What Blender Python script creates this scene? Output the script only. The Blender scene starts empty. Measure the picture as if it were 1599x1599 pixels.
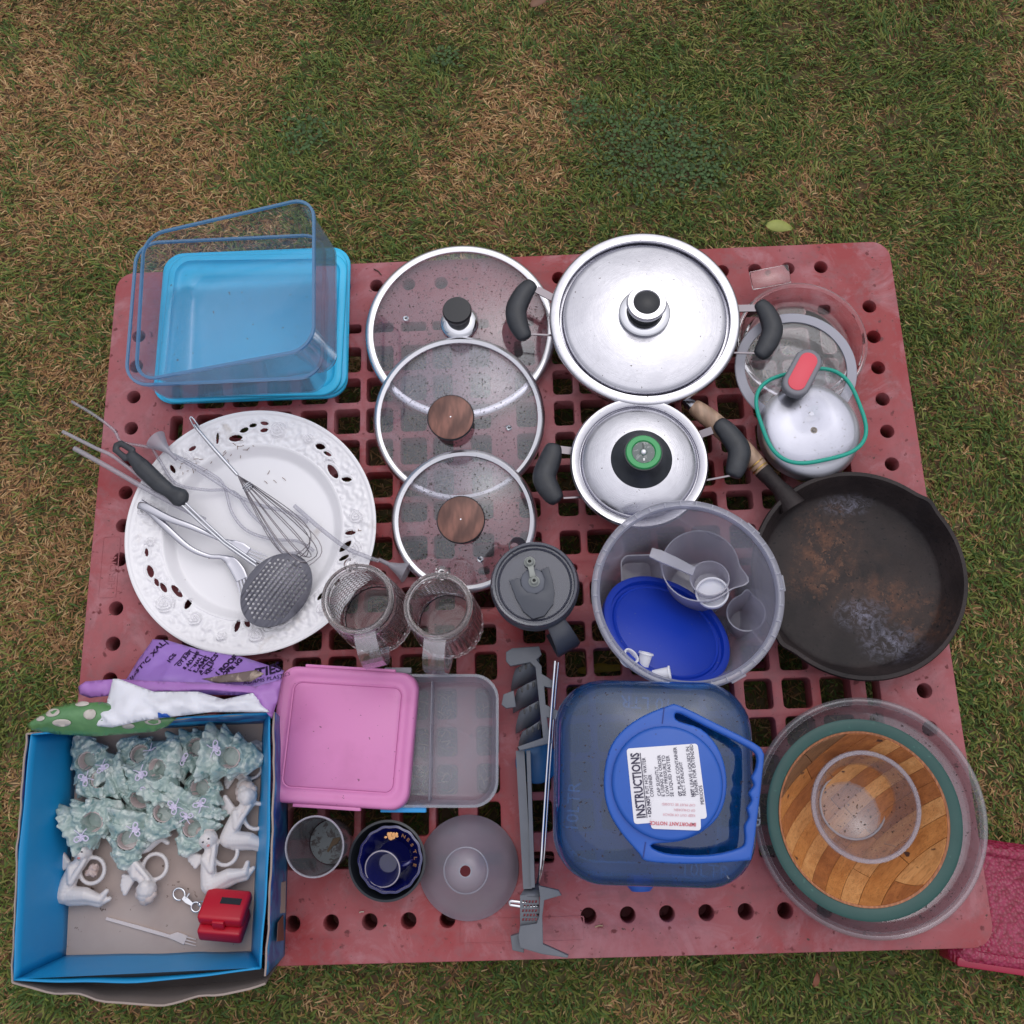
import bpy, bmesh, math, random
import numpy as np
from math import sin, cos, pi, radians, hypot, atan2, sqrt
from mathutils import Vector, Matrix, noise
from mathutils.geometry import delaunay_2d_cdt

random.seed(7); RNG = np.random.default_rng(7)
SC = bpy.context.scene
COL = SC.collection
H = 0.155                                   # height of the pallet deck above the lawn

# ------------------------------------------------------------------ camera
F = 1500.0                                  # focal length in photo pixels (photo 1599 px wide)
CAM = Vector((0.038987, -0.283325, 1.323727 + H))
R3 = Matrix(((0.999088, 0.036324, 0.022437), (-0.028894, 0.962134, -0.271040), (-0.031432, 0.270144, 0.962307)))
cam = bpy.data.cameras.new('camera'); camo = bpy.data.objects.new('camera', cam); COL.objects.link(camo)
cam.sensor_width = 36; cam.lens = 36 * F / 1599.0; cam.clip_start = 0.05; cam.clip_end = 500
camo.matrix_world = Matrix.Translation(CAM) @ R3.to_4x4()
SC.camera = camo

# ------------------------------------------------------------------ world: overcast daylight
wd = bpy.data.worlds.new('World'); SC.world = wd; wd.use_nodes = True
wn, wl = wd.node_tree.nodes, wd.node_tree.links
wn.clear()
sky = wn.new('ShaderNodeTexSky'); sky.sky_type = 'NISHITA'; sky.sun_disc = False
sky.sun_elevation = radians(62); sky.sun_rotation = radians(25); sky.air_density = 1.0; sky.dust_density = 6.0; sky.ozone_density = 1.0
hsv = wn.new('ShaderNodeHueSaturation'); hsv.inputs['Saturation'].default_value = 0.3
mx = wn.new('ShaderNodeMixRGB'); mx.inputs['Fac'].default_value = 0.66; mx.inputs['Color2'].default_value = (8.55, 8.5, 9.3, 1)
bg = wn.new('ShaderNodeBackground'); bg.inputs['Strength'].default_value = 0.107
wo = wn.new('ShaderNodeOutputWorld')
wl.new(sky.outputs[0], hsv.inputs['Color']); wl.new(hsv.outputs[0], mx.inputs['Color1'])
tcw = wn.new('ShaderNodeTexCoord'); sep = wn.new('ShaderNodeSeparateXYZ'); mr_ = wn.new('ShaderNodeMapRange')
mr_.inputs['To Min'].default_value = .36; mr_.inputs['To Max'].default_value = 1.25      # overcast sky: zenith about three times the horizon
wl.new(tcw.outputs['Generated'], sep.inputs[0]); wl.new(sep.outputs['Z'], mr_.inputs['Value'])
mulw = wn.new('ShaderNodeVectorMath'); mulw.operation = 'SCALE'; wl.new(mx.outputs[0], mulw.inputs[0]); wl.new(mr_.outputs[0], mulw.inputs['Scale'])
wl.new(mulw.outputs[0], bg.inputs['Color']); wl.new(bg.outputs[0], wo.inputs['Surface'])
sun = bpy.data.lights.new('sun', 'SUN'); sun.energy = 0.5; sun.angle = radians(110); sun.color = (1, .97, .94)
suno = bpy.data.objects.new('sun', sun); COL.objects.link(suno)
suno.rotation_euler = (radians(28), 0, radians(-25 + 180))
SC.view_settings.view_transform = 'Standard'; SC.view_settings.look = 'None'
SC.view_settings.exposure = 0.0; SC.view_settings.gamma = 1; SC.view_settings.use_curve_mapping = False
cy = SC.cycles
cy.max_bounces = 16; cy.transparent_max_bounces = 48; cy.transmission_bounces = 12; cy.glossy_bounces = 5; cy.diffuse_bounces = 4
cy.caustics_reflective = False; cy.use_denoising = True; cy.sample_clamp_indirect = 6

# ------------------------------------------------------------------ pixel -> place
def W(px, py, h=0.0):
    """point of the place seen at photo pixel px,py and lying h above the pallet deck"""
    d = R3 @ Vector(((px - 799.5) / F, -(py - 799.5) / F, -1))
    t = (H + h - CAM.z) / d.z
    return CAM + d * t
def XY(px, py, h=0.0):
    p = W(px, py, h); return (p.x, p.y)

# ------------------------------------------------------------------ materials
def _new(name):
    m = bpy.data.materials.new(name); m.use_nodes = True
    return m, m.node_tree.nodes, m.node_tree.links
def _noise(n, l, scale, detail=4, rough=.55, dist=0.0, coord='Object'):
    tc = n.new('ShaderNodeTexCoord'); t = n.new('ShaderNodeTexNoise')
    t.inputs['Scale'].default_value = scale; t.inputs['Detail'].default_value = detail
    t.inputs['Roughness'].default_value = rough; t.inputs['Distortion'].default_value = dist
    l.new(tc.outputs[coord], t.inputs['Vector']); return t
def _ramp(n, l, src, lo, hi):
    r = n.new('ShaderNodeMapRange'); r.inputs['From Min'].default_value = lo; r.inputs['From Max'].default_value = hi
    l.new(src, r.inputs['Value']); return r.outputs['Result']
def _mixc(n, l, fac, a, b):
    m = n.new('ShaderNodeMixRGB')
    if isinstance(fac, (int, float)): m.inputs['Fac'].default_value = fac
    else: l.new(fac, m.inputs['Fac'])
    for k, v in (('Color1', a), ('Color2', b)):
        if isinstance(v, tuple): m.inputs[k].default_value = (*v, 1)
        else: l.new(v, m.inputs[k])
    return m.outputs[0]
def mat(name, col, rough=.5, metal=0.0, var=None, specks=None, bump=None, coat=0.0, sss=0.0, layers=(), rvar=0.0, aniso=0.0, spec=.5):
    """opaque procedural material. var=(scale,colour,amount) ; specks=(scale,threshold,colour) ; bump=(scale,strength)"""
    m, n, l = _new(name); b = n['Principled BSDF']
    c = tuple(col)
    if var:
        t = _noise(n, l, var[0]); c = _mixc(n, l, _ramp(n, l, t.outputs['Fac'], .5 - .5 / max(var[2], .01) * .3, .5 + .5 / max(var[2], .01) * .3), c, tuple(var[1]))
    for (sc, lo, hi, cc, dist) in layers:
        t = _noise(n, l, sc, 6, .6, dist); c = _mixc(n, l, _ramp(n, l, t.outputs['Fac'], lo, hi), c, tuple(cc))
    if specks:
        t = _noise(n, l, specks[0], 2, .5); c = _mixc(n, l, _ramp(n, l, t.outputs['Fac'], specks[1], specks[1] + .03), c, tuple(specks[2]))
    if isinstance(c, tuple): b.inputs['Base Color'].default_value = (*c, 1)
    else: l.new(c, b.inputs['Base Color'])
    b.inputs['Roughness'].default_value = rough; b.inputs['Metallic'].default_value = metal
    b.inputs['Coat Weight'].default_value = coat; b.inputs['Subsurface Weight'].default_value = sss
    b.inputs['Specular IOR Level'].default_value = spec
    if sss: b.inputs['Subsurface Radius'].default_value = (.01, .008, .006)
    if aniso: b.inputs['Anisotropic'].default_value = aniso
    if rvar:
        t = _noise(n, l, 9, 5); mr = n.new('ShaderNodeMapRange'); mr.inputs['From Min'].default_value = .35; mr.inputs['From Max'].default_value = .65
        mr.inputs['To Min'].default_value = max(0, rough - rvar); mr.inputs['To Max'].default_value = rough + rvar
        l.new(t.outputs['Fac'], mr.inputs['Value']); l.new(mr.outputs[0], b.inputs['Roughness'])
    if bump:
        t = _noise(n, l, bump[0], 5); bp = n.new('ShaderNodeBump'); bp.inputs['Strength'].default_value = bump[1]; bp.inputs['Distance'].default_value = .002
        l.new(t.outputs['Fac'], bp.inputs['Height']); l.new(bp.outputs[0], b.inputs['Normal'])
    return m
def clear(name, tint=(1, 1, 1), milk=0.0, milkcol=(.8, .8, .85), rough=.06, gloss=.04, edge=.55, dirt=None, bump=None, spots=0.0, edgemilk=None):
    """clear or milky thin-walled plastic / glass: transparent body, a share of diffuse milkiness, a facing-dependent sheen"""
    m, n, l = _new(name); n.remove(n['Principled BSDF']); out = n['Material Output']
    tr = n.new('ShaderNodeBsdfTransparent'); tr.inputs['Color'].default_value = (*tint, 1)
    df = n.new('ShaderNodeBsdfDiffuse'); df.inputs['Color'].default_value = (*milkcol, 1)
    tl = n.new('ShaderNodeBsdfTranslucent'); tl.inputs['Color'].default_value = (*milkcol, 1)
    md = n.new('ShaderNodeMixShader'); md.inputs[0].default_value = .4; l.new(df.outputs[0], md.inputs[1]); l.new(tl.outputs[0], md.inputs[2])
    m1 = n.new('ShaderNodeMixShader'); l.new(tr.outputs[0], m1.inputs[1]); l.new(md.outputs[0], m1.inputs[2])
    lw = n.new('ShaderNodeLayerWeight'); lw.inputs['Blend'].default_value = .5
    fac = n.new('ShaderNodeMath'); fac.operation = 'ADD'; fac.inputs[1].default_value = milk
    ed = n.new('ShaderNodeMath'); ed.operation = 'POWER'; ed.inputs[1].default_value = 3.0; l.new(lw.outputs['Facing'], ed.inputs[0])
    ed2 = n.new('ShaderNodeMath'); ed2.operation = 'MULTIPLY'; ed2.inputs[1].default_value = milk * 1.2 if edgemilk is None else edgemilk; l.new(ed.outputs[0], ed2.inputs[0])
    l.new(ed2.outputs[0], fac.inputs[0]); f1 = fac.outputs[0]
    if dirt:
        t = _noise(n, l, dirt[0], 6, .65); r = _ramp(n, l, t.outputs['Fac'], .45, .75)
        q = n.new('ShaderNodeMath'); q.operation = 'MULTIPLY_ADD'; q.inputs[1].default_value = dirt[1]; l.new(r, q.inputs[0]); l.new(f1, q.inputs[2]); f1 = q.outputs[0]
    cl = n.new('ShaderNodeClamp'); l.new(f1, cl.inputs[0]); l.new(cl.outputs[0], m1.inputs[0])
    gl = n.new('ShaderNodeBsdfGlossy'); gl.inputs['Roughness'].default_value = rough; gl.inputs['Color'].default_value = (.95, .97, 1, 1)
    g1 = n.new('ShaderNodeMath'); g1.operation = 'MULTIPLY_ADD'; g1.inputs[1].default_value = edge; g1.inputs[2].default_value = gloss; l.new(ed.outputs[0], g1.inputs[0])
    m2 = n.new('ShaderNodeMixShader'); l.new(g1.outputs[0], m2.inputs[0]); l.new(m1.outputs[0], m2.inputs[1]); l.new(gl.outputs[0], m2.inputs[2])
    last = m2
    if spots:
        t = _noise(n, l, 260, 1, .4); r = _ramp(n, l, t.outputs['Fac'], .74 - spots * .1, .76 - spots * .1)
        dd = n.new('ShaderNodeBsdfDiffuse'); dd.inputs['Color'].default_value = (.06, .045, .04, 1)
        q = n.new('ShaderNodeMath'); q.operation = 'MULTIPLY'; q.inputs[1].default_value = .7; l.new(r, q.inputs[0])
        last = n.new('ShaderNodeMixShader'); l.new(q.outputs[0], last.inputs[0]); l.new(m2.outputs[0], last.inputs[1]); l.new(dd.outputs[0], last.inputs[2])
    l.new(last.outputs[0], out.inputs['Surface'])
    if bump:
        t = _noise(n, l, bump[0], 3); bp = n.new('ShaderNodeBump'); bp.inputs['Strength'].default_value = bump[1]; bp.inputs['Distance'].default_value = .002
        l.new(t.outputs['Fac'], bp.inputs['Height']); l.new(bp.outputs[0], gl.inputs['Normal'])
    return m
def glassmat(name, tint=(.97, .96, .98), rough=.0):
    m, n, l = _new(name); b = n['Principled BSDF']
    b.inputs['Base Color'].default_value = (*tint, 1); b.inputs['Transmission Weight'].default_value = 1
    b.inputs['Roughness'].default_value = rough; b.inputs['IOR'].default_value = 1.5
    return m

# ------------------------------------------------------------------ object helpers
def link(name, me, m=None, parent=None, smooth=True):
    o = bpy.data.objects.new(name, me); COL.objects.link(o)
    if m is not None:
        me.materials.clear(); me.materials.append(m)
    if smooth: me.shade_smooth()
    if parent is not None: o.parent = parent
    return o
def tag(o, label, cat, group=None, kind=None):
    o['label'] = label; o['category'] = cat
    if group: o['group'] = group
    if kind: o['kind'] = kind
    return o
def thing(name, label, cat, loc, rot=None, group=None):
    o = bpy.data.objects.new(name, None); COL.objects.link(o); o.empty_display_size = .02
    M = Matrix.Translation(Vector(loc))
    if rot is not None: M = M @ (rot.to_4x4() if isinstance(rot, Matrix) else Matrix.Rotation(rot, 4, 'Z'))
    o.matrix_world = M
    return tag(o, label, cat, group)
def pymesh(name, v, f):
    me = bpy.data.meshes.new(name); me.from_pydata([tuple(p) for p in v], [], f); me.update(); return me
def evalmesh(o, remove=True):
    dg = bpy.context.evaluated_depsgraph_get(); dg.update()
    me = bpy.data.meshes.new_from_object(o.evaluated_get(dg))
    d = o.data; bpy.data.objects.remove(o)
    return me
def sharp(me, deg=35):
    me.shade_smooth(); me.set_sharp_from_angle(angle=radians(deg)); return me
def xf(me, M):
    me.transform(M); me.update(); return me

def rings(rs, closed_u=True, cap0=False, cap1=False, loop=False):
    """loft through rings of equal length; loop joins last ring to first"""
    k = len(rs[0]); v = [p for r in rs for p in r]; f = []
    N = len(rs)
    for i in range(N if loop else N - 1):
        j2 = (i + 1) % N
        for a in range(k if closed_u else k - 1):
            b = (a + 1) % k
            f.append((i * k + a, i * k + b, j2 * k + b, j2 * k + a))
    if cap0: f.append(tuple(range(k))[::-1])
    if cap1: f.append(tuple((N - 1) * k + a for a in range(k)))
    return pymesh('m', v, f)
def lathe(prof, seg=72, loop=False, wob=None, cap0=False, cap1=False):
    rs = []
    for (r, z) in prof:
        ring = []
        for a in range(seg):
            t = 2 * pi * a / seg; q = r * (wob(t, r, z) if wob else 1)
            ring.append((q * cos(t), q * sin(t), z))
        rs.append(ring)
    me = rings(rs, loop=loop, cap0=cap0, cap1=cap1)
    bm = bmesh.new(); bm.from_mesh(me); bmesh.ops.remove_doubles(bm, verts=bm.verts, dist=1e-6); bmesh.ops.recalc_face_normals(bm, faces=bm.faces); bm.to_mesh(me); bm.free()
    return sharp(me, 50)
def shell(prof, t, seg=72, wob=None):
    """lathe of an open profile given wall thickness t (offset inward/up), closed loop"""
    P = [Vector(p) for p in prof]; O = []
    for i, p in enumerate(P):
        a = P[max(i - 1, 0)]; b = P[min(i + 1, len(P) - 1)]; d = (b - a).normalized(); nrm = Vector((-d.y, d.x))
        q = p + nrm * t; O.append(Vector((max(q.x, 0), q.y)))
    return lathe([tuple(p) for p in P] + [tuple(p) for p in reversed(O)], seg, loop=P[0].x > 1e-5, wob=wob)
def fixn(me):
    bm = bmesh.new(); bm.from_mesh(me); bmesh.ops.remove_doubles(bm, verts=bm.verts, dist=1e-6); bmesh.ops.recalc_face_normals(bm, faces=bm.faces); bm.to_mesh(me); bm.free(); return me
def tube(pts, r, seg=8, closed=False, caps=True, smooth_n=0):
    P = [Vector(p) for p in pts]
    if smooth_n:
        Q = []
        n = len(P)
        for i in range(n if closed else n - 1):
            p0 = P[(i - 1) % n] if closed or i > 0 else P[0]; p1 = P[i]; p2 = P[(i + 1) % n]; p3 = P[(i + 2) % n] if closed or i + 2 < n else P[-1]
            for k in range(smooth_n):
                t = k / smooth_n
                Q.append(.5 * ((2 * p1) + (-p0 + p2) * t + (2 * p0 - 5 * p1 + 4 * p2 - p3) * t * t + (-p0 + 3 * p1 - 3 * p2 + p3) * t ** 3))
        if not closed: Q.append(P[-1])
        P = Q
    n = len(P); rr = r if callable(r) else (lambda t: r)
    up = None; rs = []
    for i, p in enumerate(P):
        if closed: d = (P[(i + 1) % n] - P[i - 1]).normalized()
        else: d = (P[min(i + 1, n - 1)] - P[max(i - 1, 0)]).normalized()
        if up is None: up = d.orthogonal().normalized()
        up = (up - d * up.dot(d)).normalized(); s = d.cross(up)
        q = rr(i / max(n - 1, 1))
        rs.append([p + (up * cos(2 * pi * a / seg) + s * sin(2 * pi * a / seg)) * q for a in range(seg)])
    me = rings(rs, loop=closed, cap0=caps and not closed, cap1=caps and not closed)
    return sharp(fixn(me), 60)
def plate(outer, holes, thick, bevel=.0008, z=0.0, res=1):
    """flat plate with holes, rounded edges; top face at z"""
    cu = bpy.data.curves.new('c', 'CURVE'); cu.dimensions = '2D'; cu.fill_mode = 'BOTH'
    cu.extrude = thick / 2 - bevel; cu.bevel_depth = bevel; cu.bevel_resolution = res; cu.offset = -bevel
    for poly in [outer] + list(holes):
        s = cu.splines.new('POLY'); s.points.add(len(poly) - 1)
        for q, p in zip(s.points, poly): q.co = (p[0], p[1], 0, 1)
        s.use_cyclic_u = True
    o = bpy.data.objects.new('c', cu); COL.objects.link(o); me = evalmesh(o); bpy.data.curves.remove(cu)
    me.transform(Matrix.Translation((0, 0, z - thick / 2)))
    bm = bmesh.new(); bm.from_mesh(me); bmesh.ops.remove_doubles(bm, verts=bm.verts, dist=1e-6); bm.to_mesh(me); bm.free()
    return sharp(me, 30)
def rrect(w, d, r, seg=6, cx=0, cy=0, sq=None):
    pts = []
    for qx, qy, a0 in ((1, 1, 0), (-1, 1, 90), (-1, -1, 180), (1, -1, 270)):
        for k in range(seg + 1):
            a = radians(a0 + 90 * k / seg)
            pts.append((cx + qx * (w / 2 - r) + r * cos(a), cy + qy * (d / 2 - r) + r * sin(a)))
    return pts
def circle(r, seg=24, cx=0, cy=0, e=1.0, rot=0.0):
    return [(cx + r * cos(2 * pi * k / seg) * cos(rot) - r * e * sin(2 * pi * k / seg) * sin(rot),
             cy + r * cos(2 * pi * k / seg) * sin(rot) + r * e * sin(2 * pi * k / seg) * cos(rot)) for k in range(seg)]
def boxm(x0, x1, y0, y1, z0, z1, bev=0.0, seg=2):
    bm = bmesh.new(); bmesh.ops.create_cube(bm, size=1)
    for v in bm.verts: v.co = Vector(((x0 + x1) / 2 + v.co.x * (x1 - x0), (y0 + y1) / 2 + v.co.y * (y1 - y0), (z0 + z1) / 2 + v.co.z * (z1 - z0)))
    if bev: bmesh.ops.bevel(bm, geom=bm.edges[:], offset=bev, segments=seg, affect='EDGES', profile=.5)
    me = bpy.data.meshes.new('b'); bm.to_mesh(me); bm.free(); return sharp(me, 35)
def join(ms):
    bm = bmesh.new()
    for m_ in ms: bm.from_mesh(m_)
    me = bpy.data.meshes.new('j'); bm.to_mesh(me); bm.free(); me.shade_smooth(); me.set_sharp_from_angle(angle=radians(45)); return me
def tray(secs, r, seg=7):
    """secs: list of (half_w, half_d, z, corner radius) outer surface from base up, then inner surface from rim down; closes both ends"""
    rs = [[(x, y, z) for x, y in rrect(2 * hw, 2 * hd, rr, seg)] for hw, hd, z, rr in secs]
    me = rings(rs, cap0=True, cap1=True)
    return sharp(fixn(me), 50)
def blob(parts, vox=.0012, smooth=4, deform=None):
    """one continuous surface grown round capsules: (p0, r0, p1, r1)"""
    bm = bmesh.new()
    for cp in parts:
        if len(cp) == 2: p0, r0 = cp; p1, r1 = p0, r0
        else: p0, r0, p1, r1 = cp
        p0, p1 = Vector(p0), Vector(p1); L = (p1 - p0).length; n = max(1, int(L / (min(r0, r1) * .45)) + 1) if L > 0 else 1
        for k in range(n + (1 if L > 0 else 0)):
            t = k / n; bmesh.ops.create_icosphere(bm, subdivisions=2, radius=r0 + (r1 - r0) * t, matrix=Matrix.Translation(p0.lerp(p1, t)))
    me = bpy.data.meshes.new('blob'); bm.to_mesh(me); bm.free()
    o = bpy.data.objects.new('blob', me); COL.objects.link(o)
    md = o.modifiers.new('r', 'REMESH'); md.mode = 'VOXEL'; md.voxel_size = vox
    s = o.modifiers.new('s', 'SMOOTH'); s.iterations = smooth; s.factor = .5
    out = evalmesh(o); out.shade_smooth(); return out
def text(body, M, size, m, parent, ext=.0002, name='lettering', space=1.0, zf=None, sx=1.0, align='LEFT', bold=0.0):
    cu = bpy.data.curves.new('t', 'FONT'); cu.body = body; cu.size = size; cu.extrude = ext; cu.resolution_u = 2; cu.space_line = space; cu.align_x = align
    cu.offset = bold
    o = bpy.data.objects.new('t', cu); COL.objects.link(o); me = evalmesh(o); bpy.data.curves.remove(cu)
    me.transform(Matrix.Diagonal((sx, 1, 1, 1))); me.transform(M)
    if zf is not None:
        for v in me.vertices: v.co.z = zf(v.co.x, v.co.y) + .0008 + ext
    return link(name, me, m, parent, smooth=False)
def frameZ(ang=0.0): return Matrix.Rotation(ang, 4, 'Z')
def sheet(name, outline, m, parent=None, amp=.002, nscale=60, pillow=0.0, thick=.0012, step=.006, seed=0, folds=0.0, fdir=(1, .3), two=False):
    """crumpled sheet: outline of world-space points; inside heights interpolated from the edge plus folds. returns obj, height function"""
    P = [Vector(p) for p in outline]; B = []
    for i, p in enumerate(P):
        q = P[(i + 1) % len(P)]; n = max(1, int((q - p).xy.length / step))
        for k in range(n): B.append(p.lerp(q, k / n))
    BX = np.array([(b.x, b.y) for b in B]); BZ = np.array([b.z for b in B])
    fd = Vector((*fdir, 0)).normalized()
    def zf(x, y, raw=False):
        d2 = ((BX - (x, y)) ** 2).sum(1) + 1e-9; w = 1 / d2 ** 1.5; z = float((BZ * w).sum() / w.sum())
        e = min(1.0, sqrt(float(d2.min())) / .02); e = e * (2 - e)
        n = noise.noise(Vector((x * nscale, y * nscale, seed))) * amp + noise.noise(Vector((x * nscale * 2.7, y * nscale * 2.7, seed + 5))) * amp * .45
        u = (x * fd.x + y * fd.y); f = abs(((u * 34 + noise.noise(Vector((x * 20, y * 20, seed))) * 1.5) % 1) - .5) * 2
        return z + n * (.35 + .65 * e) + pillow * e + folds * (f - .5) * e
    mn, mxx = BX.min(0), BX.max(0); pts = [Vector((b.x, b.y)) for b in B]; nb = len(pts)
    rnd = random.Random(seed)
    yy = mn[1]
    while yy < mxx[1]:
        xx = mn[0]
        while xx < mxx[0]:
            pts.append(Vector((xx + rnd.uniform(-.3, .3) * step, yy + rnd.uniform(-.3, .3) * step))); xx += step
        yy += step
    r = delaunay_2d_cdt(pts, [], [list(range(nb))], 1, 1e-5)
    V = [Vector((p.x, p.y, zf(p.x, p.y))) for p in r[0]]
    me = pymesh(name, V, [tuple(f) for f in r[2]])
    o = bpy.data.objects.new('s', me); COL.objects.link(o)
    s = o.modifiers.new('s', 'SOLIDIFY'); s.thickness = thick; s.offset = -1
    me = evalmesh(o); me.shade_smooth()
    return link(name, me, m, parent), zf
def orient(loc, X, Y=None):
    """local frame: x along X, z close to up"""
    X = Vector(X).normalized(); Z = (Vector((0, 0, 1)) - X * X.z).normalized() if Y is None else X.cross(Vector(Y)).normalized()
    Yv = Z.cross(X); M = Matrix((X, Yv, Z)).transposed()
    return M
def copytree(o, parent=None):
    c = o.copy(); COL.objects.link(c)
    if parent is not None: c.parent = parent; c.matrix_parent_inverse = o.matrix_parent_inverse
    for ch in list(o.children): copytree(ch, c)
    return c

# ------------------------------------------------------------------ shared materials
M = {}
M['steel'] = mat('brushed_steel', (.66, .66, .71), .24, 1, rvar=.10, specks=(230, .72, (.10, .08, .07)), layers=((7, .45, .70, (.54, .54, .59), 1.0), (34, .60, .72, (.58, .58, .62), 2.0)), bump=(11, .9))
def brushed(m, freq=900, amt=.10):
    n, l = m.node_tree.nodes, m.node_tree.links; b = n['Principled BSDF']; tc = n.new('ShaderNodeTexCoord'); v = n.new('ShaderNodeVectorMath'); v.operation = 'MULTIPLY'; v.inputs[1].default_value = (1, 1, 0)
    l.new(tc.outputs['Object'], v.inputs[0]); q = n.new('ShaderNodeVectorMath'); q.operation = 'LENGTH'; l.new(v.outputs[0], q.inputs[0]); cb = n.new('ShaderNodeCombineXYZ'); l.new(q.outputs['Value'], cb.inputs[0])
    t = n.new('ShaderNodeTexNoise'); t.inputs['Scale'].default_value = freq; t.inputs['Detail'].default_value = 3; l.new(cb.outputs[0], t.inputs['Vector'])
    src = b.inputs['Base Color'].links[0].from_socket; l.new(_mixc(n, l, _ramp(n, l, t.outputs['Fac'], .3, .7 + amt * 4), src, (.30, .30, .34)), b.inputs['Base Color'])
    old = b.inputs['Normal'].links[0].from_socket if b.inputs['Normal'].links else None
    bp = n.new('ShaderNodeBump'); bp.inputs['Strength'].default_value = .25; bp.inputs['Distance'].default_value = .0003; l.new(t.outputs['Fac'], bp.inputs['Height'])
    if old: l.new(old, bp.inputs['Normal'])
    l.new(bp.outputs[0], b.inputs['Normal'])
brushed(M['steel'], 900, .25)
M['steel_rim'] = mat('steel_rim', (.76, .76, .80), .28, 1, rvar=.08, specks=(420, .71, (.15, .13, .12)))
M['bracket'] = mat('bracket_steel', (.22, .20, .22), .35, 1)
M['chrome'] = mat('chrome', (.75, .76, .8), .08, 1)
M['dullsteel'] = mat('dull_steel', (.55, .56, .6), .25, 1, rvar=.1)
M['alu'] = mat('aluminium', (.52, .53, .58), .42, 1, rvar=.1, specks=(200, .69, (.25, .24, .24)), bump=(40, .15))
M['black'] = mat('black_bakelite', (.018, .021, .027), .42, var=(60, (.035, .04, .05), .6), bump=(300, .1))
M['knobblack'] = mat('black_knob', (.015, .017, .022), .35, bump=(200, .08))
M['glasslid'] = clear('lid_glass', (.93, .93, .96), .035, (.7, .7, .75), .05, .055, .5, dirt=(16, .05), bump=(5, .05), spots=.55)
M['red'] = None

# ------------------------------------------------------------------ lawn
def patch(x, y):
    """0 = dry straw, 1 = green"""
    return _gp(x, y)
def build_ground():
    v = [(-60, -60, 0), (60, -60, 0), (60, 60, 0), (-60, 60, 0)]
    me = pymesh('lawn', v, [(0, 1, 2, 3)])
    m = mat('lawn_soil', (.16, .11, .065), .95, layers=((3.5, .42, .62, (.10, .12, .045), .3), (60, .5, .7, (.22, .16, .10), .4)), bump=(90, .8), spec=.1)
    o = link('lawn', me, m, None, False); o['kind'] = 'structure'; o['label'] = 'short lawn soil under the grass'
    return o
build_ground()
def lat(nx, ny, seed):
    r = np.random.default_rng(seed); return r.random((nx, ny))
def vnoise(x, y, s, seed):
    g = lat(64, 64, seed); X = (x * s) % 62; Y = (y * s) % 62
    i = X.astype(int); j = Y.astype(int); u = X - i; v = Y - j; u = u * u * (3 - 2 * u); v = v * v * (3 - 2 * v)
    return (g[i, j] * (1 - u) * (1 - v) + g[i + 1, j] * u * (1 - v) + g[i, j + 1] * (1 - u) * v + g[i + 1, j + 1] * u * v)
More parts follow.
